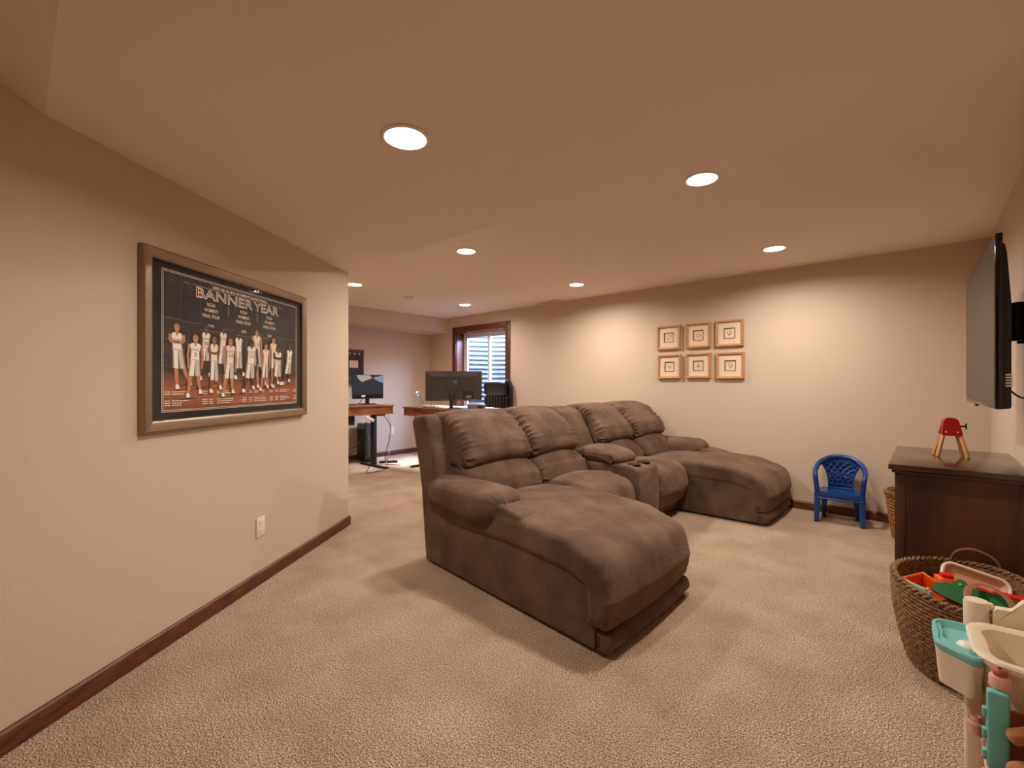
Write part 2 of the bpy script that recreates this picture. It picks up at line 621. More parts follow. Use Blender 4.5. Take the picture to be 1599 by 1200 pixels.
# ------------------------------------------------------------------ window
win = bpy.data.objects.new('window_1', None)
COL.objects.link(win)
win.location = (0, 0, 0)
win['kind'] = 'structure'
cw = 0.09
for nm, b in (('casing', sp(WX0 - cw, WX0 + 0.005, YR - 0.02, YR, WZ0 - cw, WZ1 + cw, 0.004)),
              ('casing', sp(WX1 - 0.005, WX1 + cw, YR - 0.02, YR, WZ0 - cw, WZ1 + cw, 0.004)),
              ('casing', sp(WX0 + 0.005, WX1 - 0.005, YR - 0.02, YR, WZ1 - 0.005, WZ1 + cw, 0.004)),
              ('casing', sp(WX0 + 0.005, WX1 - 0.005, YR - 0.02, YR, WZ0 - cw, WZ0 + 0.005, 0.004)),
              ('jamb', sp(WX0, WX0 + 0.018, YR, YR + 0.16, WZ0, WZ1)),
              ('jamb', sp(WX1 - 0.018, WX1, YR, YR + 0.16, WZ0, WZ1)),
              ('jamb', sp(WX0 + 0.018, WX1 - 0.018, YR, YR + 0.16, WZ1 - 0.018, WZ1)),
              ('sill', sp(WX0 + 0.018, WX1 - 0.018, YR, YR + 0.16, WZ0, WZ0 + 0.018))):
    struct(nm, b, M['trim'], win)
fy0, fy1 = YR + 0.16, YR + 0.24
bm = bmesh.new()
fw = 0.05
span(bm, WX0, WX0 + fw, fy0, fy1, WZ0, WZ1, 0.004)
span(bm, WX1 - fw, WX1, fy0, fy1, WZ0, WZ1, 0.004)
span(bm, WX0 + fw, WX1 - fw, fy0, fy1, WZ1 - fw, WZ1, 0.004)
span(bm, WX0 + fw, WX1 - fw, fy0, fy1, WZ0, WZ0 + fw, 0.004)
struct('window_frame', bm, M['window_white'], win)
mx = -5.56
for x0, x1, yy in ((WX0 + fw, mx + 0.035, fy0 + 0.006), (mx - 0.035, WX1 - fw, fy0 + 0.042)):
    bm = bmesh.new()
    s = 0.05
    z0, z1 = WZ0 + fw, WZ1 - fw
    span(bm, x0, x0 + s, yy, yy + 0.03, z0, z1, 0.004)
    span(bm, x1 - s, x1, yy, yy + 0.03, z0, z1, 0.004)
    span(bm, x0 + s, x1 - s, yy, yy + 0.03, z1 - s, z1, 0.004)
    span(bm, x0 + s, x1 - s, yy, yy + 0.03, z0, z0 + s, 0.004)
    sash = struct('sash', bm, M['window_white'], win)
    struct('pane', sp(x0 + s, x1 - s, yy + 0.012, yy + 0.018, z0 + s, z1 - s), M['glass'], sash, 0)

# corrugated steel well outside, open to the sky
bm = bmesh.new()
rows = []
NZ, NT = 150, 40
for i in range(NZ + 1):
    z = 0.35 + 1.97 * i / NZ
    cr = 0.022 * math.sin(2 * PI * z / 0.088)
    rows.append([bm.verts.new((-5.6 + (0.98 + cr) * math.cos(PI * k / NT), YR + T + (1.05 + cr) * math.sin(PI * k / NT), z)) for k in range(NT + 1)])
for A, B in zip(rows, rows[1:]):
    for k in range(NT):
        bm.faces.new((A[k], A[k + 1], B[k + 1], B[k]))
tag(obj('window_well', bm, M['galv'], None, 80), 'curved corrugated galvanised steel well outside the window', 'window well')
struct('ground', sp(-7.2, -4.0, YR + T, YR + T + 1.6, 0.3, 0.40), M['gravel'], smooth=0)

# ------------------------------------------------------------------ recessed ceiling lights
def downlight(x, y, z, label, power=LAMP_W):
    t = thing('recessed_light', label, 'ceiling light', (x, y, z), 0, 'recessed ceiling lights')
    obj('trim_ring', lathe(bmesh.new(), [(0.074, 0.0), (0.095, -0.001), (0.097, -0.005), (0.092, -0.009), (0.079, -0.008), (0.074, 0.0)], seg=40), M['white_trim'], t, 60)
    obj('baffle', lathe(bmesh.new(), [(0.0765, -0.004), (0.073, 0.006), (0.068, 0.018), (0.068, 0.030), (0.0, 0.031)], seg=40), M['white_trim'], t, 60)
    obj('lens', lathe(bmesh.new(), [(0.067, 0.020), (0.04, 0.017), (0.0, 0.016)], seg=40), M['lens'], t, 60)
    L = bpy.data.lights.new('lamp', 'AREA')
    L.shape = 'DISK'
    L.size = 0.126
    L.energy = power
    L.color = LAMP_COL
    lo = bpy.data.objects.new('lamp', L)
    COL.objects.link(lo)
    lo.location = (0, 0, 0.014)
    lo.parent = t
    return t
LB = ['recessed light beyond the drop, near the middle right of the ceiling', 'recessed light just beyond the ceiling drop, above the sofa',
      'recessed light above the blue child chair, near the frames wall', 'recessed light nearest the ceiling vent above the sofa',
      'recessed light closest to the window and far soffit', 'recessed light half hidden behind the end of the poster wall']
for (x, y), l in zip(LIGHTS_HI, LB):
    downlight(x, y, ZC, l, LAMP_W * (0.6 if x < -5 else 1.0))
downlight(LIGHTS_LO[0][0], LIGHTS_LO[0][1], ZS, 'large looking recessed light in the dropped ceiling nearest the camera', LAMP_W * 0.75)

# smoke detector and air vent on the far ceiling
t = thing('smoke_detector', 'small round tan smoke detector on the far ceiling', 'smoke detector', (-5.23, 3.63, ZC))
obj('base', lathe(bmesh.new(), [(0, -0.001), (0.07, -0.001), (0.07, -0.012), (0, -0.012)], seg=28), M['white_plastic'], t)
obj('cover', lathe(bmesh.new(), [(0.060, -0.012), (0.060, -0.032), (0.045, -0.042), (0, -0.044)], seg=28), M['white_plastic'], t)
t = thing('ceiling_vent', 'flat rectangular air vent in the ceiling by the frames wall', 'vent', (-4.02, 5.21, ZC))
M['vent'] = mat('vent_paint', rgb(232, 216, 198), 0.7)
bm = bmesh.new()
for a, b in (((-0.18, 0.18), (-0.085, -0.06)), ((-0.18, 0.18), (0.06, 0.085)), ((-0.18, -0.155), (-0.06, 0.06)), ((0.155, 0.18), (-0.06, 0.06))):
    span(bm, a[0], a[1], b[0], b[1], -0.009, -0.001, 0.002)
obj('frame', bm, M['vent'], t)
obj('backing', sp(-0.155, 0.155, -0.06, 0.06, -0.002, -0.001), mat('vent_shadow', rgb(150, 128, 108), 0.8), t)
for k in range(8):
    obj('slat', box((0, -0.052 + 0.0149 * k, -0.005), (0.31, 0.011, 0.0015), rot=R('X', 25)), M['vent'], t)

# ------------------------------------------------------------------ sofa
sofa = thing('sectional_sofa', 'large brown chenille sectional sofa with two chaises and a cup holder console', 'sofa', (-1.9, 3.5, 0))
SB = Vector((-1.123, 1.81))
SW = Vector((0.0119, 0.99993))

def sofa_pt(w, d, z):
    a = math.radians(-6.0 + 6.6 * min(max(w / 2.6, 0), 1))
    p = SB + SW * w + Vector((math.cos(a), math.sin(a))) * d
    return Vector((p.x + 1.9, p.y - 3.5, z))

CH = M['chenille']
def part(name, prof, w0, w1, r, **k):
    return obj(name, loft(bmesh.new(), prof, w0, w1, r, sofa_pt, **k), CH, sofa, 50)

def slab_prof(d0, d1, z0, z1, r=0.02):
    return round_poly([(d0, z0, r), (d1, z0, r), (d1, z1, r), (d0, z1, r)])

# --- one chaise; side 'a' arm at w0, side 'b' arm at w1
def chaise(w0, w1, arm):
    lo, hi = (w0, w1)
    # side body: runs the whole length, its top dips forward, with the arm block behind
    body = round_poly([(-1.51, 0.015, 0.01), (-0.64, 0.015, 0.0), (-0.012, 0.015, 0.015), (-0.005, 0.345, 0.03), (-0.25, 0.385, 0.1), (-0.66, 0.40, 0.05), (-1.51, 0.40, 0.02)])
    part('base', body, lo + 0.004, hi - 0.004, 0.012, nw=8)
    # chaise cushion: long top that waterfalls over the front
    top = round_poly([(-1.22, 0.33, 0.03), (-0.64, 0.352, 0.05), (-0.20, 0.333, 0.06), (-0.062, 0.295, 0.05), (-0.055, 0.122, 0.02), (0.050, 0.120, 0.03), (0.078, 0.25, 0.10), (0.040, 0.405, 0.12), (-0.20, 0.490, 0.25), (-0.55, 0.512, 0.3), (-0.85, 0.50, 0.2), (-1.22, 0.47, 0.05)])
    c0, c1 = lo - 0.010, hi + 0.010
    part('chaise_cushion', top, c0, c1, 0.036, bulge=0.022, nw=20, gather=(0.0028, 0.06, 0.05, 'ab'))
    # lower front roll
    roll = round_poly([(-0.012, 0.012, 0.01), (0.045, 0.012, 0.03), (0.078, 0.055, 0.03), (0.062, 0.108, 0.03), (-0.012, 0.112, 0.01)])
    part('front_roll', roll, lo + 0.004, hi - 0.004, 0.022, bulge=0.008, nw=10)
    # arm block and pillow arm
    a0, a1 = (lo, lo + 0.25) if arm == 'a' else (hi - 0.25, hi)
    blk = round_poly([(-1.50, 0.35, 0.02), (-0.66, 0.35, 0.02), (-0.63, 0.40, 0.02), (-0.475, 0.43, 0.05), (-0.515, 0.525, 0.06), (-0.68, 0.55, 0.06), (-1.50, 0.545, 0.03)])
    part('arm_block', blk, a0 + 0.002, a1 - 0.002, 0.022, nw=6)
    p0, p1 = (a0 - 0.05, a1 + 0.03) if arm == 'a' else (a0 - 0.03, a1 + 0.015)
    pw = (p1 - p0)
    mid = (p0 + p1) / 2
    lift = 0.0 if arm == 'a' else 0.025
    pad = [(mid + pw / 2 * math.copysign(abs(math.cos(t)) ** 0.8, math.cos(t)), 0.515 + lift + (0.108 if math.sin(t) > 0 else 0.085) * math.copysign(abs(math.sin(t)) ** 0.8, math.sin(t))) for t in [2 * PI * k / 44 for k in range(44)]]
    def g(w, a, b):
        sag = -0.028 * math.exp(-((w + 1.0) / 0.32) ** 2)
        out = (b < 0.51) * sag * 1.4
        return sofa_pt(a, w, b + out - 0.02 * max(0, (w + 0.8)) * 2)
    obj('arm_pad', loft(bmesh.new(), pad, -1.475, -0.70, 0.12, g, nw=18, r1=0.115, gather=(0.007, 0.05, 0.09, 'b')), CH, sofa, 60)

chaise(0.0, 0.915, 'a')
chaise(2.617, 3.475, 'b')

# --- armless recliner seats
def seat(w0, w1):
    base = round_poly([(-1.50, 0.03, 0.02), (-0.74, 0.03, 0.02), (-0.70, 0.14, 0.03), (-0.70, 0.36, 0.03), (-1.50, 0.36, 0.02)])
    part('seat_base', base, w0 + 0.004, w1 - 0.004, 0.015, nw=6)
    cush = round_poly([(-1.25, 0.33, 0.03), (-0.76, 0.33, 0.02), (-0.73, 0.16, 0.02), (-0.655, 0.15, 0.04), (-0.60, 0.30, 0.10), (-0.635, 0.475, 0.12), (-0.85, 0.525, 0.2), (-1.25, 0.49, 0.05)])
    part('seat_cushion', cush, w0, w1, 0.05, bulge=0.022, nw=12, gather=(0.005, 0.06, 0.05, 'ab'))
seat(0.925, 1.545)
seat(1.955, 2.605)

# --- console between them
cons = round_poly([(-1.30, 0.02, 0.02), (-0.615, 0.02, 0.02), (-0.60, 0.30, 0.2), (-0.615, 0.555, 0.05), (-0.70, 0.58, 0.06), (-1.30, 0.585, 0.03)])
part('console', cons, 1.56, 1.94, 0.025, nw=8)
lid = round_poly([(-1.28, 0.585, 0.02), (-0.86, 0.58, 0.03), (-0.80, 0.60, 0.03), (-0.86, 0.655, 0.08), (-1.0, 0.695, 0.15), (-1.15, 0.69, 0.1), (-1.28, 0.65, 0.05)])
part('console_lid', lid, 1.545, 1.955, 0.06, bulge=0.018, nw=12, gather=(0.004, 0.05, 0.05, 'ab'))
for w in (1.665, 1.835):
    c = sofa_pt(w, -0.705, 0.58)
    obj('cup_holder', lathe(bmesh.new(), [(0.046, -0.012), (0.0455, 0.004), (0.052, 0.006), (0.054, 0.002), (0.054, -0.012), (0.05, -0.014)], (c.x, c.y, c.z), 28), M['black_gloss'], sofa, 50)
    obj('cup_well', lathe(bmesh.new(), [(0.0, 0.0015), (0.047, 0.002)], (c.x, c.y, c.z), 28), M['black_plastic'], sofa, 50)

# --- backs
def back(w0, w1):
    def arch_up(u, q):
        low = max(0.0, min(1.0, (0.80 - q.y) / 0.12))
        return Vector((q.x, q.y + 0.035 * low * (1 - (2 * u - 1) ** 2)))
    up = round_poly([(-1.655, 0.64, 0.02), (-1.28, 0.645, 0.03), (-1.155, 0.70, 0.06), (-1.215, 0.83, 0.2), (-1.37, 0.985, 0.12), (-1.50, 1.04, 0.08), (-1.64, 1.03, 0.05), (-1.70, 0.97, 0.04)])
    part('back_cushion', up, w0, w1, 0.055, bulge=0.020, nw=20, gather=(0.018, 0.046, 0.06, 'ab'), arch=arch_up)
    def arch_lo(u, q):
        hi = max(0.0, min(1.0, (q.y - 0.56) / 0.1))
        return Vector((q.x, q.y + 0.03 * hi * (1 - (2 * u - 1) ** 2)))
    lu = round_poly([(-1.50, 0.42, 0.02), (-1.12, 0.43, 0.04), (-1.055, 0.50, 0.06), (-1.10, 0.60, 0.1), (-1.26, 0.685, 0.08), (-1.58, 0.68, 0.02)])
    part('lumbar_cushion', lu, w0 + 0.004, w1 - 0.004, 0.05, bulge=0.014, nw=16, gather=(0.012, 0.046, 0.055, 'ab'), arch=arch_lo)
for a, b in ((0.15, 0.885), (0.885, 1.555), (1.945, 2.63), (2.63, 3.38)):
    back(a, b)
strip = round_poly([(-1.55, 0.42, 0.02), (-1.20, 0.42, 0.05), (-1.225, 0.60, 0.2), (-1.31, 0.80, 0.3), (-1.42, 0.98, 0.12), (-1.52, 1.03, 0.08), (-1.655, 1.02, 0.05), (-1.70, 0.95, 0.04)])
part('console_back', strip, 1.555, 1.945, 0.05, bulge=0.012, nw=10, gather=(0.006, 0.05, 0.04, 'a'))
wing = round_poly([(-1.53, 0.38, 0.02), (-1.28, 0.38, 0.05), (-1.40, 0.75, 0.3), (-1.50, 0.98, 0.1), (-1.56, 1.03, 0.06), (-1.68, 1.02, 0.05), (-1.715, 0.97, 0.04)])
part('back_wing', wing, 0.0, 0.165, 0.035, nw=6)
part('back_wing', wing, 3.365, 3.475, 0.035, nw=6)
shell = round_poly([(-1.54, 0.02, 0.02), (-1.45, 0.02, 0.02), (-1.50, 0.6, 0.1), (-1.64, 0.98, 0.03), (-1.70, 0.98, 0.03), (-1.60, 0.5, 0.1)])
part('back_panel', shell, 0.02, 3.46, 0.02, nw=20)

# ------------------------------------------------------------------ framed poster on the left wall
pp = W0 + U * 1.3745
poster = thing('framed_poster', 'wide framed team poster with silver frame and black mat on the left wall', 'picture', (pp.x + NW.x * 0.001, pp.y + NW.y * 0.001, 0), math.atan2(-U.y, -U.x))
M['pewter'] = mat('brushed_pewter', rgb(150, 128, 108), 0.34, metal=0.75, var=(40, 0.15), stretch=(1, 1, 12))
M['mat_black'] = mat('black_mat_board', rgb(30, 24, 22), 0.8)
M['frame_black'] = mat('frame_inner_black', rgb(14, 12, 12), 0.4)
x0, x1, z0, z1 = -0.655, 0.655, 1.03, 1.882
fwid, dep = 0.05, 0.035
def mould(bm, a, b, n, wid, dep, prof=None):
    """mitred frame side from corner a to b (x, z), n the inward direction"""
    a, b, n = Vector(a), Vector(b), Vector(n)
    d = (b - a).normalized()
    prof = prof or [(0, 0), (0, 0.85), (0.12, 1.0), (0.75, 0.92), (1.0, 0.72), (1.0, 0)]
    A = [bm.verts.new(((a + n * (p * wid) + d * (p * wid)).x, -q * dep, (a + n * (p * wid) + d * (p * wid)).y)) for p, q in prof]
    B = [bm.verts.new(((b + n * (p * wid) - d * (p * wid)).x, -q * dep, (b + n * (p * wid) - d * (p * wid)).y)) for p, q in prof]
    k = len(prof)
    bm.faces.new(A); bm.faces.new(list(reversed(B)))
    for i in range(k):
        bm.faces.new((A[i], A[(i + 1) % k], B[(i + 1) % k], B[i]))
    return bm
def frame_sides(root, x0, x1, z0, z1, wid, dep, m):
    for a, b, n in (((x0, z0), (x1, z0), (0, 1)), ((x1, z0), (x1, z1), (-1, 0)), ((x1, z1), (x0, z1), (0, -1)), ((x0, z1), (x0, z0), (1, 0))):
        obj('frame_side', mould(bmesh.new(), a, b, n, wid, dep), m, root)
frame_sides(poster, x0, x1, z0, z1, fwid, dep, M['pewter'])
obj('mat_board', sp(x0 + 0.045, x1 - 0.045, -0.012, -0.004, z0 + 0.045, z1 - 0.045), M['mat_black'], poster, 0)
bm = bmesh.new()
q = 0.008
for a, b, n in (((x0 + fwid, z0 + fwid), (x1 - fwid, z0 + fwid), (0, 1)), ((x1 - fwid, z0 + fwid), (x1 - fwid, z1 - fwid), (-1, 0)), ((x1 - fwid, z1 - fwid), (x0 + fwid, z1 - fwid), (0, -1)), ((x0 + fwid, z1 - fwid), (x0 + fwid, z0 + fwid), (1, 0))):
    mould(bm, a, b, n, q, 0.022)
obj('frame_lip', bm, M['frame_black'], poster)
# the print
PX0, PX1, PZ0, PZ1 = -0.5455, 0.5515, 1.118, 1.800
def print_mat():
    m = bpy.data.materials.new('print_background')
    m.use_nodes = True
    nt = m.node_tree
    b = nt.nodes['Principled BSDF']
    b.inputs['Roughness'].default_value = 0.5
    tc = nt.nodes.new('ShaderNodeTexCoord')
    sep = nt.nodes.new('ShaderNodeSeparateXYZ')
    nt.links.new(tc.outputs['Object'], sep.inputs[0])
    mr = nt.nodes.new('ShaderNodeMapRange')
    mr.inputs['From Min'].default_value = PZ0; mr.inputs['From Max'].default_value = PZ1
    nt.links.new(sep.outputs['Z'], mr.inputs['Value'])
    r = nt.nodes.new('ShaderNodeValToRGB')
    e = r.color_ramp.elements
    e[0].position = 0.0; e[0].color = rgb(126, 70, 38)
    e[1].position = 1.0; e[1].color = rgb(26, 21, 22)
    for p, c in ((0.12, (168, 92, 48)), (0.25, (110, 66, 42)), (0.29, (50, 36, 30)), (0.45, (62, 48, 40)), (0.62, (38, 28, 27))):
        k = e.new(p); k.color = rgb(*c)
    n = nt.nodes.new('ShaderNodeTexNoise'); n.inputs['Scale'].default_value = 5
    nt.links.new(tc.outputs['Object'], n.inputs['Vector'])
    ad = nt.nodes.new('ShaderNodeMath'); ad.operation = 'MULTIPLY_ADD'; ad.inputs[1].default_value = 0.10
    sb = nt.nodes.new('ShaderNodeMath'); sb.operation = 'SUBTRACT'; sb.inputs[1].default_value = 0.05
    nt.links.new(n.outputs['Fac'], ad.inputs[0]); nt.links.new(mr.outputs['Result'], ad.inputs[2])
    nt.links.new(ad.outputs[0], sb.inputs[0]); nt.links.new(sb.outputs[0], r.inputs['Fac'])
    nt.links.new(r.outputs['Color'], b.inputs['Base Color'])
    return m
M['print'] = print_mat()
prt = obj('print', sp(PX0, PX1, -0.0135, -0.012, PZ0, PZ1), M['print'], poster, 0)
INK = [mat('ink_' + n, rgb(*c), 0.6) for n, c in (('cream', (244, 226, 210)), ('white', (246, 238, 230)), ('tan_skin', (196, 132, 96)), ('deep_skin', (74, 46, 36)), ('mid_skin', (140, 88, 62)), ('black', (18, 14, 16)), ('grey', (112, 92, 82)), ('dim', (66, 52, 48)), ('shade', (208, 194, 184)), ('hair', (84, 52, 32)), ('banner', (24, 20, 24)), ('wood', (196, 112, 56)))]
CREAM, WHITE, LSK, DSK, MSK, BLK, GREY, DIM, SHD, HAIR, BAN, WOODI = range(12)
bm = bmesh.new()
Y1 = -0.0137
def rect(a, b, c, d, y, mi):
    flat(bm, [(a, c), (b, c), (b, d), (a, d)], y, mi)
# floor gleams, wall boards
for k in range(16):
    fx = random.uniform(PX0, PX1 - 0.2); fz = random.uniform(PZ0 + 0.02, 1.28)
    flat(bm, [(fx, fz), (fx + random.uniform(0.08, 0.2), fz + 0.012), (fx + 0.1, fz + 0.02)], Y1, WOODI if k % 2 else HAIR)
for cx, cz in ((-0.52, 1.47), (-0.36, 1.48), (-0.52, 1.37), (0.0, 1.43), (0.25, 1.45)):
    rect(cx - 0.022, cx + 0.022, cz - 0.026, cz + 0.026, Y1, DIM)
    rect(cx - 0.017, cx + 0.017, cz - 0.021, cz + 0.021, Y1 - 0.0001, BAN)
    rect(cx - 0.010, cx + 0.010, cz - 0.013, cz + 0.013, Y1 - 0.0002, DIM)
# banners: edges and hems
BX = [(-0.5455, -0.435, 1.57), (-0.435, -0.314, 1.565), (-0.314, -0.169, 1.535), (-0.169, -0.058, 1.56), (-0.058, 0.082, 1.535), (0.082, 0.182, 1.56), (0.182, 0.318, 1.545), (0.318, 0.432, 1.56), (0.432, 0.5515, 1.56)]
for a, b, z in BX:
    rect(a, b, z, PZ1 - 0.004, Y1 - 0.0001, BAN)
    rect(b - 0.0018, b, z, PZ1 - 0.004, Y1 - 0.0002, GREY)
    rect(a, b, z - 0.002, z + 0.002, Y1 - 0.0002, GREY)
YT = Y1 - 0.0004
def tx(s, cx, cz, h, w, mi, **k):
    text_into(bm, s, h, cx, cz, YT, w, mi=mi, **k)
for cx, yr in ((-0.24, '1999'), (0.012, '2003'), (0.251, '2006')):
    sc = 1.0
    tx('NCAA', cx, 1.675, 0.019, 0.058, CREAM, bold=0.01)
    tx("WOMEN'S", cx, 1.645, 0.019, 0.098, CREAM, bold=0.01)
    tx('FINAL FOUR', cx, 1.614, 0.019, 0.120, CREAM, bold=0.01)
    tx(yr, cx, 1.562, 0.016, 0.042, CREAM)
for cx in (-0.113, 0.132):
    tx('1', cx, 1.66, 0.055, 0.014, GREY)
    tx('2002', cx, 1.597, 0.024, 0.07, DIM)
for cx, w in ((-0.49, 0.09), (-0.375, 0.09), (0.375, 0.085), (0.49, 0.085)):
    for i, s in enumerate(('ATLANTIC', 'COAST', 'CONFERENCE', "WOMEN'S", 'CHAMPIONS')):
        tx(s, cx, 1.703 - i * 0.0215, 0.013, w * (0.75 if len(s) < 7 else 1.0), DIM)
    tx('2002', cx, 1.588, 0.013, 0.032, DIM)
# round crest on the first banners
for cx in (-0.49, -0.375, 0.49):
    for rr, mi, dy in ((0.027, DIM, 0.0003), (0.021, BAN, 0.0004), (0.012, DIM, 0.0005)):
        flat(bm, [(cx + rr * math.cos(2 * PI * k / 20), 1.752 + rr * math.sin(2 * PI * k / 20)) for k in range(20)], Y1 - dy, mi)
tx("2005-06 DUKE WOMEN'S BASKETBALL", 0.0, 1.773, 0.0165, 0.462, CREAM, bold=0.02)
rect(-0.42, 0.40, 1.7585, 1.7600, YT, CREAM)
YT -= 0.0002
text_into(bm, 'BANNER', 0.050, -0.127, 1.727, YT, 0.425, outline=0.0023, mi=CREAM)
text_into(bm, 'YEAR', 0.050, 0.222, 1.727, YT, 0.236, outline=0.0023, mi=CREAM)
# double keyline
for i, (o_, w_) in enumerate(((0.0, 0.0022), (0.0075, 0.0022))):
    a, b, c, d = PX0 + o_, PX1 - o_, PZ0 + o_, PZ1 - o_
    rect(a, b, c, c + w_, Y1 - 0.0006, CREAM); rect(a, b, d - w_, d, Y1 - 0.0006, CREAM)
    rect(a, a + w_, c, d, Y1 - 0.0006, CREAM); rect(b - w_, b, c, d, Y1 - 0.0006, CREAM)
# rows of small print along the bottom
for cx, ln in ((-0.53, 0.03), (-0.49, 0.10), (-0.30, 0.035), (-0.255, 0.03), (-0.20, 0.11), (0.0, 0.035), (0.055, 0.03), (0.10, 0.11), (0.25, 0.035), (0.31, 0.03), (0.36, 0.10), (0.51, 0.03)):
    for r_ in range(8):
        zz = 1.214 - r_ * 0.0108
        L_ = ln * (random.uniform(0.6, 1.15) if ln > 0.05 else 1)
        xx = cx
        while xx < cx + L_:
            ww = random.uniform(0.010, 0.022)
            rect(xx, min(xx + ww, cx + L_), zz - 0.0022, zz + 0.0022, Y1 - 0.0007, CREAM if r_ in (0, 1, 4, 5, 6) else GREY)
            xx += ww + 0.003
obj('poster_lettering', bm, INK, prt, 0, label='banners and lettering printed on the poster')
# the printed team: flat figures, back row first
PL = [(-0.461, 1.553, 1.512, 1.503, 1.421, 1.331, -0.427, 1.232, 0.043, 'l', 'DUKE', ''), (-0.277, 1.567, 1.528, 1.524, 1.443, 1.378, -0.291, 1.277, 0.036, 'd', 'DUKE', '30'),
      (-0.154, 1.574, 1.537, 1.537, 1.459, 1.366, -0.18, 1.268, 0.032, 'd', 'DUKE', ''), (-0.033, 1.566, 1.525, 1.52, 1.438, 1.346, -0.033, 1.285, 0.036, 'd', '', ''),
      (0.124, 1.588, 1.552, 1.55, 1.46, 1.362, 0.165, 1.232, 0.041, 'l', '', '12'), (0.287, 1.556, 1.518, 1.518, 1.426, 1.357, 0.296, 1.237, 0.036, 'l', '', ''),
      (-0.35, 1.511, 1.466, 1.461, 1.376, 1.296, -0.365, 1.188, 0.045, 'l', 'DUKE', '2'), (-0.224, 1.515, 1.472, 1.468, 1.377, 1.276, -0.22, 1.209, 0.037, 'm', '', ''),
      (-0.102, 1.515, 1.473, 1.47, 1.367, 1.286, -0.129, 1.185, 0.044, 'l', 'DUKE', '24'), (0.073, 1.515, 1.478, 1.478, 1.374, 1.289, 0.038, 1.207, 0.05, 'd', 'DUKE', '25'),
      (0.208, 1.511, 1.472, 1.472, 1.38, 1.297, 0.182, 1.213, 0.037, 'l', '', ''), (0.333, 1.505, 1.47, 1.464, 1.386, 1.304, 0.314, 1.231, 0.046, 'd', '', '20'),
      (0.459, 1.53, 1.491, 1.485, 1.397, 1.325, 0.41, 1.251, 0.039, 'd', '', '5')]
bm = bmesh.new()
def limb(pts, ws, y, mi):
    for (a, b), (wa, wb) in zip(zip(pts, pts[1:]), zip(ws, ws[1:])):
        d = Vector((b[0] - a[0], b[1] - a[1]))
        n = Vector((-d.y, d.x)).normalized()
        flat(bm, [(a[0] - n.x * wa, a[1] - n.y * wa), (b[0] - n.x * wb, b[1] - n.y * wb), (b[0] + n.x * wb, b[1] + n.y * wb), (a[0] + n.x * wa, a[1] + n.y * wa)], y, mi)
